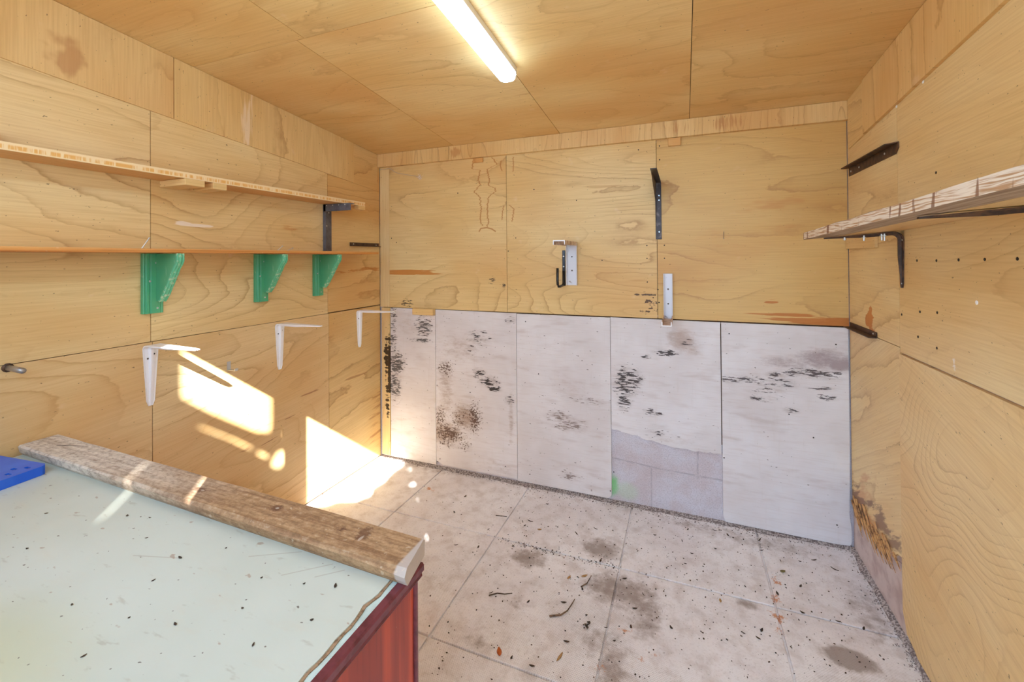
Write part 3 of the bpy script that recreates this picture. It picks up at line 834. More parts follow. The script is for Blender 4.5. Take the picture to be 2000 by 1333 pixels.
# ------------------------------------------------------------------ green wooden corbel brackets
def green_paint():
    n = NT('green gloss paint', .38, .5)
    o = n.obj()
    a = n.noise(o, 9, 3); b = n.noise(n.scale(o, (40, 60, 18)), 1., 3, .6)
    c = n.mix(n.ramp(a, .3, .7), srgb(72, 164, 120), srgb(92, 170, 120))
    c = n.mix(n.ramp(b, .64, .74, 0, .5), c, srgb(150, 192, 150))
    n.color(c)
    return n.m
M['green'] = green_paint()
M['green_worn'] = flat_mat('worn green paint', srgb(96, 182, 138), .45, 0, srgb(196, 214, 176), 55, .52, .66, .8)
screw_m = flat_mat('zinc screw', srgb(205, 205, 200), .35, .6)
def green_bracket(w, label, loc):
    t = thing('shelf_bracket', label, 'bracket', loc, group='green brackets under the lower shelf')
    h = .238
    # back plate with a moulded front (ridges down its length)
    pr = [(0, 0), (.014, 0), (.016, .004), (.013, .008), (.018, .012), (.018, .020), (.014, .023), (.019, .027), (.019, w - .014), (.016, w - .010), (.018, w - .005), (.014, w), (0, w)]
    bm = bmesh.new()
    loft(bm, [[(x, y - w / 2, -h) for x, y in pr], [(x, y - w / 2, -.001) for x, y in pr]])
    bpl = build('back_plate', bm, M['green'], t)
    outline = [(.150, -.002), (.150, -.030), (.143, -.042), (.128, -.058), (.118, -.078), (.103, -.100), (.090, -.122), (.076, -.142), (.064, -.162), (.050, -.178), (.038, -.190)]
    y0, y1 = w * .10, w * .10 + .020
    web = [(.018, -.002)] + outline + [(.018, -.192)]
    wb_ = build('web', prism(bmesh.new(), [(x, y0, z) for x, z in web], (0, y1 - y0, 0)), M['green'], t)
    # moulded lip that follows the web's curved edge: three ridges
    cs = [(-.002, -.003), (.004, -.003), (.0055, .001), (.003, .004), (.006, .009), (.006, .012), (.003, .017), (.0055, .020), (.004, .024), (-.002, .024)]
    secs = []
    for i, (x, z) in enumerate(outline):
        a = outline[max(i - 1, 0)]; b = outline[min(i + 1, len(outline) - 1)]
        d = Vector((b[0] - a[0], b[1] - a[1])).normalized(); nx, nz = -d.y, d.x
        if nx < 0: nx, nz = -nx, -nz
        secs.append([(x + nx * o, y0 + yy, z + nz * o) for o, yy in cs])
    build('moulded_lip', loft(bmesh.new(), secs), M['green_worn'], wb_)
    for (y, z) in ((.012, -.038), (.016, -.218), (-.010, -.110)):
        build('screw', disc(bmesh.new(), (.018, y - w * .05, z), (1, 0, 0), .0042, .002), screw_m, bpl)
    return t
green_bracket(.072, 'green wooden shelf bracket under the lower shelf, largest and nearest the bench', (.001, -1.405, 1.4065))
green_bracket(.070, 'green wooden shelf bracket under the lower shelf, middle of the three', (.001, -.926, 1.4065))
green_bracket(.066, 'green wooden shelf bracket under the lower shelf, farthest, below the grey steel bracket', (.001, -.562, 1.4065))

# ------------------------------------------------------------------ pressed steel brackets (tapered legs, raised rib)
def pressed_bracket(name, label, mat, screw, leg, arm, w0, w1, loc, rotz=0., tilt=0., rib=.012, bend=.018, droop=0., group=None, screws=((-.055, -.010), (-.04, .012), (-.225, .0))):
    """wall plane x = 0, arm along +x, top of the arm at z = 0"""
    t = thing(name, label, 'bracket', loc, (0, tilt, rotz), group=group)
    th = .0028
    P, N, Wd, Rb = [], [], [], []
    for i in range(13):
        f = i / 12
        P.append((0, -leg + f * (leg - bend))); N.append((1, 0)); Wd.append(w1 + (w0 - w1) * f); Rb.append(rib * (.15 + .85 * min(1, f * 1.6)))
    Wd[0] *= .55
    for i in range(1, 8):
        a = i / 8 * math.pi / 2
        P.append((bend - bend * math.cos(a), -bend + bend * math.sin(a))); N.append((math.cos(a), -math.sin(a))); Wd.append(w0); Rb.append(rib)
    for i in range(13):
        f = i / 12
        P.append((bend + f * (arm - bend), 0)); N.append((0, -1)); Wd.append(w0 + (w1 - w0) * f); Rb.append(rib * (.15 + .85 * min(1, (1 - f) * 1.6)))
    Wd[-1] *= .6
    def section(i):
        (x, z), (nx, nz), w, rb = P[i], N[i], Wd[i] / 2, Rb[i]
        pr = [(-w, 0), (-w, th * 1.6), (-w * .94, th * 1.6), (-w * .8, th), (-w * .30, th), (-w * .16, th + rb), (w * .16, th + rb), (w * .30, th), (w * .8, th), (w * .94, th * 1.6), (w, th * 1.6), (w, 0)]
        return [(x + nx * o, y, z + nz * o - droop * max(0., x - bend)) for y, o in pr]
    ids = range(len(P))
    legb = loft(bmesh.new(), [section(i) for i in ids if i <= 16])
    armb = loft(bmesh.new(), [section(i) for i in ids if i >= 16])
    lg = build('leg', legb, mat, t); build('arm', armb, mat, t)
    for z, y in screws:
        build('screw', disc(bmesh.new(), (th, y, z), (1, 0, 0), .0036, .0022, 10), screw, lg)
    return t
M['white_metal'] = flat_mat('white enamel', srgb(246, 248, 250), .3, 0, srgb(238, 240, 240), 30, .5, .8)
M['screw_dark'] = flat_mat('dull screw', srgb(96, 90, 84), .4, .6)
wb1 = pressed_bracket('shelf_bracket', 'white metal shelf bracket on the left wall nearest the bench, casting a long shadow', M['white_metal'], M['screw_dark'], .243, .285, .054, .026, (.0005, -1.408, 1.045), group='white metal brackets on the left wall')
copy_thing(wb1, (.0005, -.814, 1.045), 'white metal shelf bracket on the left wall, middle of the three')
copy_thing(wb1, (.0005, -.212, 1.045), 'white metal shelf bracket on the left wall, farthest, by the back corner')

# ------------------------------------------------------------------ dark and grey steel brackets
M['rust'] = flat_mat('rusty dark steel', srgb(66, 52, 44), .55, .3, srgb(104, 74, 52), 40, .42, .66, .9, bump=.2)
M['brown_steel'] = flat_mat('brown painted steel', srgb(92, 68, 52), .55, .2, srgb(60, 46, 38), 30, .4, .7)
M['grey_steel'] = flat_mat('grey painted steel', srgb(104, 104, 110), .45, .2, srgb(84, 84, 90), 22, .4, .7)
def angle_steel(name, label, mat, loc, L_, a, b, th, along='y', sx=1, flange_up=True, screws=(), chamfer=False):
    """angle iron screwed flat on a wall: leg of height a on the wall, flange b sticking out (sx = outward sign)"""
    t = thing(name, label, 'bracket', loc)
    bm = bmesh.new()
    if chamfer:
        prism(bm, [(0, 0, 0), (0, L_, 0), (0, L_, -a), (0, .02, -a), (0, 0, -a * .55)], (sx * th, 0, 0))
    else:
        box(bm, min(0, sx * th), max(0, sx * th), 0, L_, -a, 0, bev=.0006)
    build('leg', bm, mat, t)
    z1 = 0 if flange_up else -a + th
    bm = bmesh.new()
    y0 = .03 if chamfer else 0
    prism(bm, [(sx * th, 0, z1), (sx * th, L_, z1), (sx * b, L_, z1), (sx * b, y0, z1)], (0, 0, -th))
    build('flange', bm, mat, t)
    for y, z in screws:
        build('screw', disc(bmesh.new(), (sx * th, y, z), (sx, 0, 0), .0042, .002, 10), screw_m, t)
    return t
angle_steel('angle_bracket', 'black steel angle bar on the right wall above the plank shelf', M['rust'], (W - .0005, -.530, 1.786), .500, .040, .034, .004, sx=-1, screws=((.11, -.020), (.37, -.022), (.47, -.022)), chamfer=True)
angle_steel('angle_bracket', 'brown steel angle bar low on the right wall at white board height', M['brown_steel'], (W - .0005, -.318, 1.066), .300, .024, .030, .004, sx=-1, flange_up=False, screws=((.03, -.010),))
angle_steel('angle_bracket', 'short brown steel angle bar on the left wall in the back corner', M['brown_steel'], (.0005, -.296, 1.485), .280, .024, .020, .004, sx=1, flange_up=False, screws=((.03, -.010), (.25, -.012)))

# grey folded-steel bracket between the two left shelves
gb = thing('shelf_bracket', 'grey steel L bracket between the two left wall shelves', 'bracket', (.0005, -.482, UZ0 - .001))
bm = bmesh.new(); box(bm, 0, .004, -.030, .030, -.422, 0, bev=.0008); box(bm, 0, .022, -.034, -.029, -.275, 0, bev=.0008)
build('leg', bm, M['grey_steel'], gb)
bm = bmesh.new(); box(bm, .004, .205, -.034, -.029, -.042, 0, bev=.0008); box(bm, .004, .205, -.030, .0, -.004, 0, bev=.0008)
build('arm', bm, M['grey_steel'], gb)
for (y, z) in ((.008, -.045), (-.008, -.125), (.012, -.40)):
    build('screw', disc(bmesh.new(), (.004, y, z), (1, 0, 0), .0042, .002, 10), screw_m, gb)
for x in (.03, .075, .12, .165):
    build('screw', disc(bmesh.new(), (x, -.034, -.008), (0, -1, 0), .0035, .002, 10), screw_m, gb)

# brown pressed bracket carrying the right shelf
rs = ((-.030, -.012), (-.030, .010), (-.095, .0), (-.185, .0))
rb = pressed_bracket('shelf_bracket', 'rusty brown steel bracket holding up the far end of the plank shelf', M['rust'], screw_m, .200, .232, .034, .018, (W - .0005, -.542, 1.4615), rotz=math.pi, droop=.085, rib=.010, bend=.03, screws=rs)
rb2 = pressed_bracket('shelf_bracket', 'rusty brown steel bracket arm under the near part of the plank shelf', M['rust'], screw_m, .200, .232, .034, .018, (W - .0005, -1.245, 1.480), rotz=math.pi, droop=.085, rib=.010, bend=.03, screws=rs)
for (x, L_) in ((.112, .024), (.105 - .045, .028), (.052, .030), (.170, .016)):
    bm = bmesh.new(); dz_ = -.085 * max(0, x - .03); tube(bm, [(x, .004, dz_ - .001), (x, .004, dz_ - L_)], .0032, 6); disc(bm, (x, .004, dz_ - .010), (0, 0, -1), .0065, .004, 6)
    build('bolt', bm, screw_m, rb)

# ------------------------------------------------------------------ plank shelf on the right wall (two planks)
def rough_plank():
    n = NT('weathered rough sawn timber', .85, .2)
    P = n.sep(n.obj())
    uv = n.comb(P[1], P[2], P[0])
    nz = n.noise(n.scale(uv, (3, 120, 60)), 1., 3, .6)
    c = n.mix(n.ramp(nz, .35, .7), srgb(176, 156, 134), srgb(138, 116, 96))
    nrm = n.sep(n.t.nodes.new('ShaderNodeTexCoord').outputs['Normal'])
    ed = n.ramp(n.math('ABSOLUTE', nrm[0]), .7, .9)
    # white chalky cut edge with dark saw checks
    warp = n.noise(n.scale(uv, (7, 30, 1)), 1., 2)
    g = n.noise(n.comb(n.math('MULTIPLY', P[1], 9), n.math('ADD', n.math('MULTIPLY', P[2], 260), n.math('MULTIPLY', warp, 5)), 0), 1., 2)
    ec = n.mix(n.ramp(g, .46, .62), srgb(226, 212, 190), srgb(182, 144, 106))
    chk = n.noise(n.comb(n.math('MULTIPLY', P[1], 38), n.math('MULTIPLY', P[2], 5), 3), 1., 2)
    ec = n.mix(n.ramp(chk, .60, .66, 0, .85), ec, srgb(128, 88, 62))
    n.color(n.mix(ed, c, ec))
    n.bump(n.math('ADD', g, nz), .4, .002)
    return n.m
M['rough'] = rough_plank()
def plank(name, x0, x1, y0, y1, t, label, mat, seed):
    """slightly sagging plank; underside z from the fitted shelf plane"""
    zb = lambda x, y: 1.4635 + .0275 * (-.54 - y) - .073 * (W - x)
    bm = bmesh.new(); q = random.Random(seed); secs = []
    n = 14
    for i in range(n + 1):
        y = y0 + (y1 - y0) * i / n
        j = q.uniform(-.0015, .0015); kx = q.uniform(-.0012, .0012)
        secs.append([(x0 + kx, y, zb(x0, y) + .001), (x1, y, zb(x1, y) + .001), (x1, y, zb(x1, y) + t), (x0 + kx + .001, y, zb(x0, y) + t + j)])
    loft(bm, secs)
    bmesh.ops.bevel(bm, geom=[e for e in bm.edges if abs((e.verts[0].co - e.verts[1].co).normalized().y) > .9], offset=.002, segments=1, affect='EDGES')
    return tag(build(name, bm, mat), label, 'shelf plank')
plank('shelf_plank', 2.420, 2.522, -2.30, -.455, .029, 'rough sawn front plank of the right wall shelf with whitish checked edge', M['rough'], 1)
plank('shelf_plank', 2.5235, W - .002, -2.30, -.44, .024, 'smoother rear plank of the right wall shelf, against the wall', plywood('rear plank', 'y', 'x', 81, tint=(.9, .84, .76), rings=5), 2)

# flush timber cleat on the right wall beneath the shelf
cl_m = plywood('cleat right', 'y', 'z', 82, rings=3, tint=(.92, .84, .76), dirt=.9)
offcut(W - .013, W - .0005, -.338, -.006, 1.408, 1.462, 'flat timber cleat on the right wall just below the plank shelf', cl_m)

# ------------------------------------------------------------------ fittings on the back wall
cleat_m = plywood('cleat back', 'x', 'z', 83, rings=3, tint=(1., .9, .74))
offcut(.288, .448, -.034, -.002, 1.004, 1.046, 'short wood cleat screwed over the top of the left white boards', cleat_m)
org_m = plywood('orange block', 'x', 'z', 84, rings=3, tint=(.92, .72, .5))
offcut(.735, .805, -.012, -.0005, 1.984, 2.013, 'small orange wood block under the back beam above the water stain', org_m)
offcut(1.905, 1.968, -.016, -.0005, 1.972, 2.013, 'small orange wood block under the back beam, right of the black bracket', org_m)

# black steel bracket with gusset
bb = thing('shelf_bracket', 'tall black steel bracket with a gusset high on the back wall', 'bracket', (1.852, -.0005, 1.785))
bk = flat_mat('black worn steel', srgb(56, 46, 42), .35, .4, srgb(104, 92, 86), 24, .5, .68, .8)
build('leg', new_box(-.015, .015, -.004, 0, -.312, 0, bev=.0008), bk, bb)
build('arm', new_box(-.015, .015, -.400, -.004, -.005, 0, bev=.0008), bk, bb)
build('gusset', prism(bmesh.new(), [(-.015, -.004, -.004), (-.015, -.345, -.004), (-.015, -.30, -.016), (-.015, -.030, -.10), (-.015, -.012, -.19), (-.015, -.004, -.235)], (.004, 0, 0)), bk, bb)
sc_b = flat_mat('bright screw', srgb(190, 205, 220), .25, .8)
for z in (-.075, -.10, -.272):
    build('screw', disc(bmesh.new(), (.003, -.004, z), (0, -1, 0), .0048, .0025, 10), sc_b, bb)

# white painted channel brackets
ch_m = flat_mat('chipped white paint', srgb(218, 220, 224), .5, .1, srgb(150, 128, 110), 18, .62, .72, .9)
ch_in = flat_mat('bare dirty steel', srgb(216, 198, 184), .6, .0, srgb(160, 136, 116), 26, .4, .7)
def channel(label, loc, arm_top, h, w, arm, d):
    t = thing('channel_bracket', label, 'bracket', loc)
    th = .004
    bm = bmesh.new()
    box(bm, -w / 2, w / 2, -th, 0, -h, 0, bev=.0008)
    box(bm, -w / 2, -w / 2 + th, -d, -th, -h, 0, bev=.0008)
    box(bm, w / 2 - th, w / 2, -d, -th, -h, 0, bev=.0008)
    build('leg', bm, ch_m, t)
    bm = bmesh.new()
    if arm_top:
        box(bm, -w / 2, w / 2, -arm, -th, -th, 0, bev=.0008)
        box(bm, -w / 2, -w / 2 + th, -arm, -d, -d, -th); box(bm, w / 2 - th, w / 2, -arm, -d, -d, -th)
    else:
        box(bm, -w / 2, w / 2, -arm, -th, -h, -h + th, bev=.0008)
        box(bm, -w / 2, -w / 2 + th, -arm, -d, -h + th, -h + d); box(bm, w / 2 - th, w / 2, -arm, -d, -h + th, -h + d)
    build('arm', bm, ch_in, t)
    if arm_top:
        bm = bmesh.new()
        box(bm, -w / 2, w / 2, -arm - .001, -arm, -th, .0005); box(bm, -w / 2, -w / 2 + th, -arm - .001, -arm, -d, -th); box(bm, w / 2 - th, w / 2, -arm - .001, -arm, -d, -th)
        build('painted_end', bm, M['white_metal'], t)
    else:
        bm = bmesh.new()
        box(bm, -w / 2, w / 2, -arm - .001, -arm, -h - .0005, -h + th); box(bm, -w / 2, -w / 2 + th, -arm - .001, -arm, -h + th, -h + d); box(bm, w / 2 - th, w / 2, -arm - .001, -arm, -h + th, -h + d)
        build('painted_end', bm, M['white_metal'], t)
    for z in (-h * .34, -h * .66):
        build('screw', disc(bmesh.new(), (0, -th, z), (0, -1, 0), .0045, .002, 10), M['screw_dark'], t)
    return t
channel('white channel steel bracket with its arm at the top, beside the black hook', (1.371, -.0005, 1.468), True, .252, .064, .285, .022)
channel('chipped white channel steel bracket with its arm at the bottom, over the white boards', (1.897, -.003, 1.287), False, .245, .046, .26, .022)

# black J hook
hk = thing('wall_hook', 'black steel J hook beside the upper white channel bracket', 'hook', (1.322, -.0005, 1.0))
hb = flat_mat('black gloss enamel', srgb(34, 33, 34), .22, .1, srgb(58, 56, 56), 30, .6, .8)
build('back_bar', new_box(-.009, .009, -.006, 0, .212, .420, bev=.002), hb, hk)
pts = [(0, -.010, .235)]
pts = [(.0, -.012, .300), (0, -.012, .232), (0, -.018, .221), (-.002, -.030, .215), (-.004, -.075, .212), (-.006, -.100, .214), (-.007, -.112, .224), (-.008, -.114, .245), (-.008, -.112, .318)]
build('hook_arm', tube(bmesh.new(), pts, .0075, 10), hb, hk, smooth=True)
for z in (.385, .325, .262):
    build('screw', disc(bmesh.new(), (0, -.006, z), (0, -1, 0), .0045, .0025, 10), screw_m, hk)

nl = nail((2.170, 0.0, 1.505), (2.168, -.020, 1.470), 'thin bright nail alone on the right part of the back plywood', r=.0016)

# small hook, peg on the left wall
sh_ = thing('wall_hook', 'tiny zinc L hook on the left wall between two white brackets', 'hook', (.0005, -1.088, .905))
bm = bmesh.new(); box(bm, 0, .002, -.009, .009, -.040, 0, bev=.0006)
build('back_plate', bm, screw_m, sh_)
bm = bmesh.new(); box(bm, .002, .052, -.008, .008, -.0395, -.0372, bev=.0006); box(bm, .050, .0525, -.008, .008, -.038, -.028, bev=.0006)
build('arm', bm, screw_m, sh_)
pg = thing('wall_peg', 'grey metal peg sticking out of the left wall above the bench', 'peg', (.0, -1.80, 1.045))
build('rod', tube(bmesh.new(), [(0, 0, 0), (.12, -.01, .003)], .0085, 10), flat_mat('zinc rod', srgb(170, 165, 160), .35, .7), pg, smooth=True)
build('collar', disc(bmesh.new(), (0, 0, 0), (1, 0, 0), .014, .006), M['rust'], pg)

# ------------------------------------------------------------------ workbench
def laminate():
    n = NT('pale mint laminate', .38, .45)
    P = n.sep(n.pos())
    uv = n.comb(P[0], P[1], 0)
    a = n.noise(uv, 2.4, 3, .6); b = n.noise(n.scale(uv, (9, 26, 1)), 1., 4, .7)
    c = n.mix(n.ramp(a, .3, .7), srgb(206, 214, 204), srgb(196, 204, 192))
    c = n.mix(n.ramp(b, .5, .78, 0, .4), c, srgb(204, 204, 188))
    yel = n.marks(uv, [(.95, -2.2, .32, .2, 1.)])
    c = n.mix(n.math('MULTIPLY', yel, .45), c, srgb(196, 196, 140))
    d = n.noise(n.scale(uv, (16, 50, 1)), 1., 3, .6)
    c = n.mix(n.ramp(d, .62, .74, 0, .35), c, srgb(150, 142, 122))
    s1 = n.noise(n.scale(uv, (70, 90, 1)), 1., 2, .4)
    c = n.mix(n.ramp(s1, .725, .755, 0, .8), c, srgb(86, 74, 62))
    for (x, y, x2, y2) in ((1.22, -1.795, 1.13, -1.845), (1.31, -1.80, 1.24, -1.86), (1.345, -1.805, 1.305, -1.84), (1.0, -1.9, .9, -1.93)):
        c = n.mix(n.math('MULTIPLY', n.lines(uv, [(x, y), (x2, y2)], .002), .3), c, srgb(140, 116, 92))
    br = n.noise(n.scale(uv, (30, 55, 1)), 1., 2, .5)
    c = n.mix(n.ramp(br, .70, .75, 0, .55), c, srgb(150, 110, 78))
    n.color(c)
    n.bump(b, .05, .001)
    return n.m
M['laminate'] = laminate()
M['mint_edge'] = flat_mat('mint core board', srgb(206, 226, 220), .5, 0, srgb(188, 206, 198), 18)
M['core'] = flat_mat('torn brown core', srgb(172, 142, 112), .9, 0, srgb(120, 92, 68), 70, bump=.4)
def mahogany():
    n = NT('mahogany panel', .32, .5)
    P = n.sep(n.pos())
    s_ = n.noise(n.comb(n.math('MULTIPLY', P[1], 22), n.math('MULTIPLY', P[2], 1.2), P[0]), 1., 2, .5)
    f = n.noise(n.comb(n.math('MULTIPLY', P[1], 190), n.math('MULTIPLY', P[2], 5), P[0]), 1., 2, .6)
    c = n.mix(n.ramp(s_, .36, .64), srgb(146, 56, 44), srgb(208, 86, 54))
    c = n.mix(n.ramp(f, .45, .75, 0, .5), c, srgb(112, 42, 38))
    d = n.noise(n.comb(n.math('MULTIPLY', P[1], 60), n.math('MULTIPLY', P[2], 40), P[0]), 1., 2, .4)
    n.color(n.mix(n.ramp(d, .73, .76, 0, .8), c, srgb(222, 190, 170)))
    return n.m
M['mahog'] = mahogany()
M['purple'] = flat_mat('dark red moulding', srgb(116, 58, 66), .3, 0, srgb(92, 42, 48), 30, spec=.5)
BY0, BY1, BX = -2.36, -1.742, 1.463
bench = thing('workbench', 'mint topped workbench with a dark red side panel, against the left wall', 'workbench', (0, 0, 0))
wtop = build('worktop', new_box(.003, BX, BY0, BY1, .735, .7555, bev=.001), M['mint_edge'], bench)
q = random.Random(8)
# brown torn layer, then the laminate skin, both with ragged right edges
edge = [(BX - .013 - .003 * abs(math.sin(i * .7)) - q.uniform(0, .003), BY0 + (BY1 - BY0 - .03) * i / 40) for i in range(41)]
edge[33] = (BX - .020, edge[33][1]); edge[34] = (BX - .024, edge[34][1]); edge[35] = (BX - .019, edge[35][1])
core = [(x + .0035 + q.uniform(0, .0025), y) for x, y in edge]
prism_pts = lambda e, z: [(.004, BY0 + .001, z), *[(x, y, z) for x, y in e], (BX - .03, BY1 - .004, z), (.004, BY1 - .004, z)]
build('torn_core', prism(bmesh.new(), prism_pts(core, .7558), (0, 0, .002)), M['core'], wtop)
build('laminate_top', prism(bmesh.new(), prism_pts(edge, .758), (0, 0, .002)), M['laminate'], wtop)
# side panel with edge moulding
spn = build('side_panel', new_box(BX - .018, BX + .003, BY0 + .01, BY1 - .004, -.0, .7345, bev=.001), M['mahog'], bench)
build('corner_moulding', new_box(BX - .016, BX + .0085, BY1 - .004, BY1 + .006, -.0, .737, bev=.003), M['purple'], spn)
cs = [(0, .728), (.010, .728), (.013, .733), (.011, .740), (.017, .745), (.017, .756), (.014, .760), (0, .760)]
build('edge_moulding', loft(bmesh.new(), [[(BX + .001 + x, y, z) for x, z in cs] for y in (BY0, BY1 + .012)]), M['purple'], spn)
build('back_panel', new_box(.004, BX - .018, BY1 - .02, BY1 - .005, .0, .7345), M['mahog'], bench)
build('front_rail', new_box(.004, BX - .018, BY0 + .01, BY0 + .03, .6, .7345), M['mahog'], bench)
for x in (.03, .7):
    build('leg', new_box(x, x + .06, BY0 + .03, BY0 + .09, 0, .7345, bev=.002), M['mahog'], bench)

# weathered timber lying along the back edge of the bench
def old_timber():
    n = NT('weathered timber', .75, .25)
    P = n.sep(n.obj())
    uv = n.comb(P[0], P[1], P[2])
    g = n.noise(n.scale(uv, (4, 90, 60)), 1., 3, .6)
    w_ = n.noise(n.scale(uv, (3, 14, 8)), 1., 3, .6)
    gru = n.noise(n.scale(uv, (45, 75, 60)), 1., 4, .75)
    br = n.mix(n.ramp(g, .35, .7), srgb(186, 152, 114), srgb(148, 112, 80))
    gr = n.mix(n.ramp(g, .35, .7), srgb(222, 214, 200), srgb(196, 184, 168))
    c = n.mix(n.ramp(n.math('ADD', P[0], n.math('MULTIPLY', w_, .5)), .55, 1.25), gr, br)
    c = n.mix(n.ramp(gru, .42, .68, 0, .55), c, srgb(112, 84, 60))
    c = n.mix(n.ramp(gru, .46, .30, 0, .35), c, srgb(212, 194, 166))
    uvb = n.comb(P[0], P[1], 0)
    kn = n.marks(uvb, [(.64 + .18, .046, .034, .016, 1.), (.86 + .21, .060, .030, .022, .9), (1.33, .062, .028, .04, 1.), (1.27, .055, .03, .02, .6)])
    c = n.mix(n.math('MULTIPLY', n.ramp(n.math('ADD', kn, n.math('MULTIPLY', n.math('SUBTRACT', gru, .5), 2.2)), .2, .9, 0, .75), n.ramp(kn, 0, .25)), c, srgb(104, 72, 54))
    pale = n.marks(uvb, [(.828, .046, .012, .005, .8), (1.075, .060, .009, .006, .8), (1.335, .046, .006, .016, .9)])
    c = n.mix(n.ramp(n.math('ADD', pale, n.math('MULTIPLY', n.math('SUBTRACT', gru, .5), 1.2)), .3, .7, 0, .6), c, srgb(206, 190, 172))
    c = n.mix(n.math('MULTIPLY', n.lines(uvb, [(.115, .048), (.17, .066), (.205, .076)], .003), .8), c, srgb(70, 60, 54))
    end = n.ramp(P[0], 1.452, 1.458)
    c = n.mix(end, c, srgb(190, 178, 168))
    sp = n.noise(n.scale(uv, (60, 90, 60)), 1., 2)
    c = n.mix(n.ramp(sp, .66, .74, 0, .5), c, srgb(214, 196, 170))
    n.color(c)
    n.bump(n.math('ADD', g, n.math('MULTIPLY', w_, .6)), .45, .002)
    return n.m
bm = bmesh.new(); q = random.Random(5); secs = []
TL = 1.458
for i in range(25):
    x = TL * i / 24
    wv = q.uniform(-.001, .001)
    ch = .004 + (.003 if x > .5 else 0) + q.uniform(-.001, .001)
    if x > 1.40: ch += .004
    xe = lambda y: x + (.022 * (1 - y / .098) if i == 24 else 0)
    secs.append([(xe(.012), .012, 0), (xe(.096), .096, 0), (xe(.098), .098, .030), (xe(.094), .094 + wv, .0345), (xe(ch), ch + wv, .0345), (xe(0), 0 + wv, .0345 - ch), (xe(.004), .004, .012)])
loft(bm, secs)
tb_ = build('timber_plank', bm, old_timber())
tb_.location = (.010, -1.781, .7605); tb_.rotation_euler = (0, 0, math.atan2(-.026, 1.46))
tag(tb_, 'weathered brown timber plank lying along the far edge of the workbench', 'plank')

# blue plastic tray with slots
M['blue'] = flat_mat('blue plastic', srgb(34, 96, 214), .35, 0, srgb(52, 112, 224), 12, .4, .7, spec=.5)
def rrect(x0, x1, y0, y1, r, k=6):
    out = []
    for (cx, cy_, a0) in ((x1 - r, y1 - r, 0), (x0 + r, y1 - r, 90), (x0 + r, y0 + r, 180), (x1 - r, y0 + r, 270)):
        for i in range(k + 1):
            a = R(a0 + 90 * i / k); out.append((cx + r * math.cos(a), cy_ + r * math.sin(a)))
    return out
tray = thing('plastic_tray', 'bright blue slotted plastic tray on the bench at the left wall', 'tray', (.143, -1.934, .7605), (0, 0, R(6)))
tx, ty, tz = .118, .118, .026
outl = rrect(-tx, tx, -ty, ty, .016)
bm = prism(bmesh.new(), [(x, y, tz - .0045) for x, y in outl], (0, 0, .0045))
top = build('slotted_top', bm, M['blue'], tray)
cut_list = []
for i in range(4):
    for j in (-1, 1):
        bm = prism(bmesh.new(), [(x, y, tz - .02) for x, y in rrect(-.062, .040, -.012 + i * .036 - .06, .006 + i * .036 - .06, .0075)], (0, 0, .04)) if j < 0 else None
        if bm: cut_list.append(build('c', bm, None))
for i in range(5):
    for c0 in (.062, .088):
        y = -.088 + i * .040 + (.016 if c0 > .07 else 0)
        if y > .1: continue
        bm = prism(bmesh.new(), [(x, yy, tz - .02) for x, yy in rrect(c0 - .010, c0 + .010, y - .0045, y + .0045, .0042)], (0, 0, .04))
        cut_list.append(build('c', bm, None))
for c in cut_list: c.matrix_world = Matrix.Identity(4)
par = top.parent; top.parent = None
cut(top, cut_list); top.parent = par
bm = bmesh.new()
inn = rrect(-tx + .004, tx - .004, -ty + .004, ty - .004, .012)
o0 = [bm.verts.new((x, y, 0)) for x, y in outl]; o1 = [bm.verts.new((x, y, tz - .0045)) for x, y in outl]
i0 = [bm.verts.new((x, y, 0)) for x, y in inn]; i1 = [bm.verts.new((x, y, tz - .0045)) for x, y in inn]
n_ = len(outl)
for i in range(n_):
    j = (i + 1) % n_
    bm.faces.new((o0[i], o0[j], o1[j], o1[i])); bm.faces.new((i0[j], i0[i], i1[i], i1[j]))
    bm.faces.new((o1[i], o1[j], i1[j], i1[i])); bm.faces.new((o0[j], o0[i], i0[i], i0[j]))
build('rim', bm, M['blue'], tray)

# ------------------------------------------------------------------ cobweb in the back left corner
cw = flat_mat('grey cobweb', srgb(190, 176, 156), .9)
web = thing('cobweb', 'grey cobweb thread with a pale tuft in the upper left back corner', 'cobweb', (0, 0, 0))
pts = []
for i in range(24):
    t = i / 23
    pts.append((.02 + .30 * t, -.006 - .010 * math.sin(t * 3), 2.005 - .075 * t ** .8 + .022 * math.exp(-((t - .25) / .12) ** 2)))
build('thread', tube(bmesh.new(), [(.006, -.010, 1.985), (.012, -.010, 1.998)] + pts, .0016, 5), cw, web)
bm = bmesh.new(); q = random.Random(2)
for i in range(40):
    c = Vector((.335, -.008, 1.925)) + Vector((q.gauss(0, .008), q.uniform(-.006, .002), q.gauss(0, .008)))
    tube(bm, [c, c + Vector((q.gauss(0, .006), -.002, q.gauss(0, .006)))], .0007, 4)
build('tuft', bm, flat_mat('white fluff', srgb(236, 228, 218), .9), web)

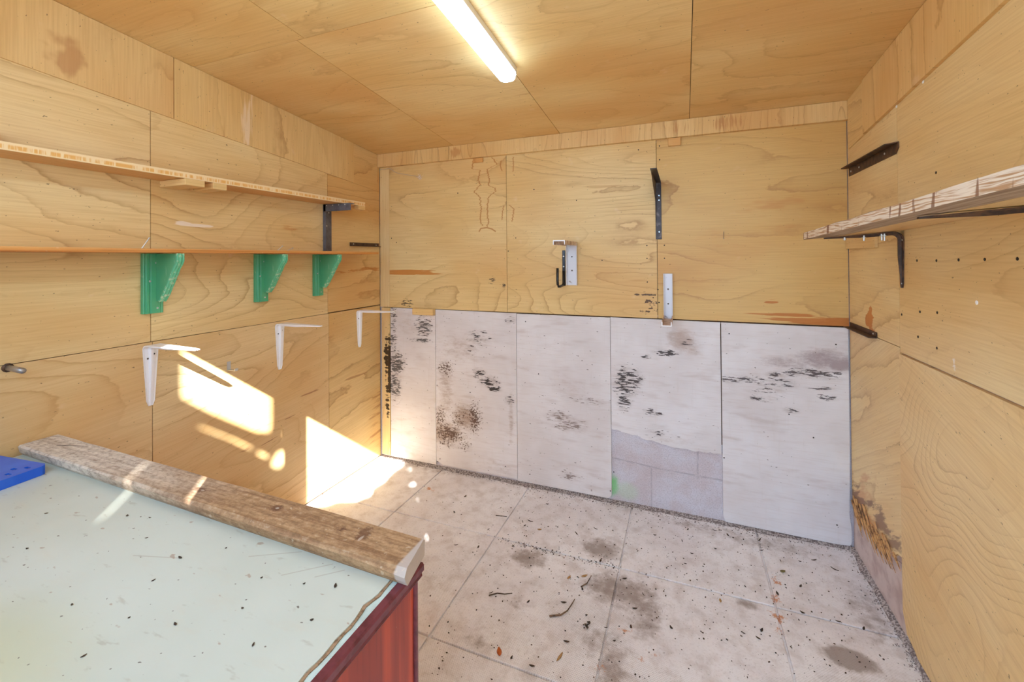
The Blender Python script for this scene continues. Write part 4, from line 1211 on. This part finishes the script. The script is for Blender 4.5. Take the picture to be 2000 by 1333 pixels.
# ------------------------------------------------------------------ dirt line along the walls, crumbs, leaves and twigs on the floor
def chunk(bm, c, s, q, flat=.6):
    r = bmesh.ops.create_icosphere(bm, subdivisions=1, radius=1.)
    e = Euler((q.uniform(0, 6), q.uniform(0, 6), q.uniform(0, 6))).to_matrix()
    sc = Vector((s * q.uniform(.6, 1.3), s * q.uniform(.5, 1.), s * q.uniform(.4, .8)))
    zmin = 9
    for v in r['verts']:
        v.co = e @ Vector((v.co.x * sc.x * q.uniform(.7, 1.2), v.co.y * sc.y * q.uniform(.7, 1.2), v.co.z * sc.z))
        v.co.z *= flat; zmin = min(zmin, v.co.z)
    for v in r['verts']:
        v.co += Vector((c[0], c[1], c[2] - zmin - .0003))
q = random.Random(11)
bm = bmesh.new()
for i in range(900):
    x = q.uniform(.02, W - .02); y = -abs(q.gauss(0, .018)) - .002 - (.012 if x > .6 else 0) * q.random()
    chunk(bm, (x, max(y, -.07), 0), q.uniform(.0015, .005), q)
for i in range(420):
    y = q.uniform(-1.15, -.02); x = W - .006 - abs(q.gauss(0, .016))
    chunk(bm, (x, y, 0), q.uniform(.0015, .0045), q)
for (axis, n_seg) in (('b', 90), ('r', 40)):
    rows = []
    for i in range(n_seg + 1):
        t = i / n_seg
        w_ = max(.004, .016 + .022 * mnoise.noise((t * 11, 3.1, n_seg)) + .010 * mnoise.noise((t * 37, 1.1, n_seg)))
        if axis == 'b': rows.append([(W * t, .011, .010), (W * t, .002, .006 + .004 * mnoise.noise((t * 40, 0, 0))), (W * t, -w_ * .5, .003), (W * t, -w_, -.001), (W * t, .011, -.001)])
        else:
            y = -1.2 * t; rows.append([(W + .008, y, .012), (W - .001, y, .009 + .004 * mnoise.noise((t * 40, 7, 0))), (W - .001 - w_ * .35, y, .005), (W - .002 - w_ * .7, y, -.001), (W + .008, y, -.001)])
    loft(bm, rows)
tag(build('dirt_line', bm, flat_mat('dark grit', srgb(116, 106, 104), .95, 0, srgb(190, 182, 178), 130, .42, .60)), 'line of dark grit on the floor along the foot of the walls', 'grit', kind='stuff')
bm = bmesh.new()
for i in range(1500):
    if i < 500: x, y = q.uniform(1.0, 2.65), -q.random() ** 1.6 * .75 - .03
    elif i < 700: x = q.uniform(1.12, 1.70); y = -.525 + q.gauss(0, .012)
    elif i < 950: x, y = q.uniform(1.15, 2.6), q.uniform(-1.25, -.3)
    else: x, y = q.uniform(.5, 2.6), q.uniform(-1.25, -.05)
    if x < 1.5 and y < -1.70: continue
    chunk(bm, (x, y, 0), q.choice((.0014, .0018, .0024, .0031, .0042)), q, .5)
tag(build('crumbs', bm, flat_mat('dark crumbs', srgb(58, 48, 42), .9, 0, srgb(92, 76, 62), 8)), 'dark crumbs of dead leaf scattered over the slabs', 'debris', kind='stuff')

leaf_dark = flat_mat('dead leaf dark', srgb(62, 50, 40), .8, 0, srgb(96, 78, 56), 40)
leaf_tan = flat_mat('dead leaf tan', srgb(178, 142, 92), .7, 0, srgb(140, 104, 64), 50)
leaf_orange = flat_mat('dead leaf orange', srgb(186, 94, 32), .5, 0, srgb(150, 64, 24), 60)
twig_m = flat_mat('twig', srgb(118, 96, 74), .85, 0, srgb(78, 64, 52), 50)
def leaf_bm(L_, w, curl, q):
    bm = bmesh.new(); n = 8; rows = []
    for i in range(n + 1):
        t = i / n
        hw = w / 2 * math.sin(math.pi * min(.999, max(.02, t))) ** .8
        z = curl * (t - .5) ** 2 * 4
        rows.append([(t - .5) * L_, hw, z + curl * .4, z])
    top = []; botm = []
    for x, hw, ze, zc in rows:
        top.append([bm.verts.new((x, -hw, ze + .0012)), bm.verts.new((x, 0, zc + .0012)), bm.verts.new((x, hw, ze + .0012))])
        botm.append([bm.verts.new((x, -hw, ze + .0004)), bm.verts.new((x, 0, zc + .0004)), bm.verts.new((x, hw, ze + .0004))])
    for a, b in zip(top[:-1], top[1:]):
        for i in range(2): bm.faces.new((a[i], b[i], b[i + 1], a[i + 1]))
    for a, b in zip(botm[:-1], botm[1:]):
        for i in range(2): bm.faces.new((a[i], a[i + 1], b[i + 1], b[i]))
    for i in (0, 2):
        for k_ in range(n): bm.faces.new((top[k_][i], top[k_ + 1][i], botm[k_ + 1][i], botm[k_][i]))
    bm.faces.new(top[0] + botm[0][::-1]); bm.faces.new(top[-1] + botm[-1][::-1])
    return bm
def put_leaf(x, y, L_, w, a, mat, label, group=None, curl=.002, z=0.):
    o = build('leaf', leaf_bm(L_, w, curl, q), mat, None, True)
    o.location = (x, y, z + .0002); o.rotation_euler = (0, 0, R(a))
    return tag(o, label, 'leaf', group)
put_leaf(1.365, -1.087, .036, .017, -60, leaf_orange, 'orange brown oval leaf on the floor near the bench corner')
put_leaf(1.567, -1.030, .044, .009, 75, leaf_tan, 'slim tan leaf lying upright in view, right of the orange leaf')
put_leaf(1.505, -.655, .026, .010, 70, leaf_tan, 'short tan leaf on the dark joint between damp patches')
put_leaf(1.565, -.622, .030, .012, 40, leaf_tan, 'crumpled tan leaf among black crumbs on the slab joint')
put_leaf(1.285, -.385, .024, .012, 20, leaf_tan, 'small ochre leaf on the back slab below the third white board')
put_leaf(2.10, -.560, .022, .009, 95, leaf_tan, 'narrow ochre leaf on the middle slab left of the oval brown stain', curl=.001)
put_leaf(2.365, -.285, .026, .014, 30, flat_mat('dead leaf olive', srgb(112, 104, 60), .8), 'olive green leaf scrap near the right back corner')
def twig(pts, label, r=.0022, m=twig_m, group=None, name='twig'):
    return tag(build(name, tube(bmesh.new(), [(x, y, z + r * .9) for x, y, z in pts], [r * (1 - .5 * i / (len(pts) - 1)) for i in range(len(pts))], 6), m), label, 'twig', group)
twig([(1.485, -.880, 0), (1.525, -.862, .002), (1.545, -.838, .006), (1.552, -.800, .004), (1.556, -.765, 0)], 'long curved pale twig on the floor between the damp patches', .0034)
twig([(1.565, -.690, 0), (1.585, -.665, .003), (1.590, -.640, .004), (1.593, -.610, 0)], 'curled brown twig on the big damp patch', .0028)
twig([(1.225, -.87, 0), (1.255, -.85, .003), (1.285, -.845, .004), (1.31, -.825, 0)], 'crooked dark twig on the slab right of the bench', .0026, leaf_dark)
twig([(1.03, -.355, 0), (1.06, -.352, .002), (1.09, -.345, .001)], 'thin dark stalk on the back slab right of the sun dashes', .0024, leaf_dark)
bm = bmesh.new()
q2 = random.Random(21)
for i in range(9):
    chunk(bm, (1.628 + q2.gauss(0, .008), -.868 + q2.gauss(0, .007), .001), q2.uniform(.004, .008), q2, .8)
tag(build('leaf_clump', bm, leaf_dark), 'black clump of rotten leaf on the floor right of the curved twig', 'debris')
bm = leaf_bm(.03, .012, .004, q)
kinds = [leaf_bm(.022, .008, .002, q), leaf_bm(.016, .008, .003, q), leaf_bm(.028, .005, .003, q)]
protos = [build('leaf_scrap', b, leaf_dark, None, True) for b in kinds]
bm.free()
q3 = random.Random(77)
for i in range(64):
    o = protos[i] if i < 3 else protos[i % 3].copy()
    if i >= 3: COL.objects.link(o)
    while True:
        x, y = q3.uniform(.62, 2.6), -1.2 * q3.random() - .05
        if x > 1.0 or (x > .7 and y > -.7 and q3.random() < .3): break
    s = q3.uniform(.5, 1.15)
    o.location = (x, y, .0003); o.rotation_euler = (0, 0, q3.uniform(0, 6.28)); o.scale = (s, s, s)
    tag(o, 'small dark scrap of dead leaf on the concrete slabs', 'leaf', 'dead leaf scraps on the floor')

# scraps and droppings on the bench
q4 = random.Random(31)
bp = [build('leaf_scrap', leaf_bm(.012, .005, .001, q), leaf_dark, None, True), build('leaf_scrap', leaf_bm(.007, .005, .001, q), leaf_dark, None, True)]
spots = [(.86, -1.885), (1.30, -1.862), (.52, -1.915), (1.06, -1.845), (1.02, -1.96), (1.38, -1.92), (1.17, -2.01), (1.245, -1.945), (.78, -1.835), (.72, -1.85), (1.33, -1.99), (.95, -2.05), (1.1, -2.1), (.66, -2.0), (1.36, -1.845), (1.21, -1.88), (1.0, -1.90), (1.08, -2.03)]
for i, (x, y) in enumerate(spots):
    o = bp[i] if i < 2 else bp[i % 2].copy()
    if i >= 2: COL.objects.link(o)
    s = q4.uniform(.55, 1.0)
    o.location = (x, y, .7603); o.rotation_euler = (0, 0, q4.uniform(0, 6.28)); o.scale = (s, s, s)
    tag(o, 'tiny dark leaf scrap on the mint bench top', 'leaf', 'dark scraps on the bench top')
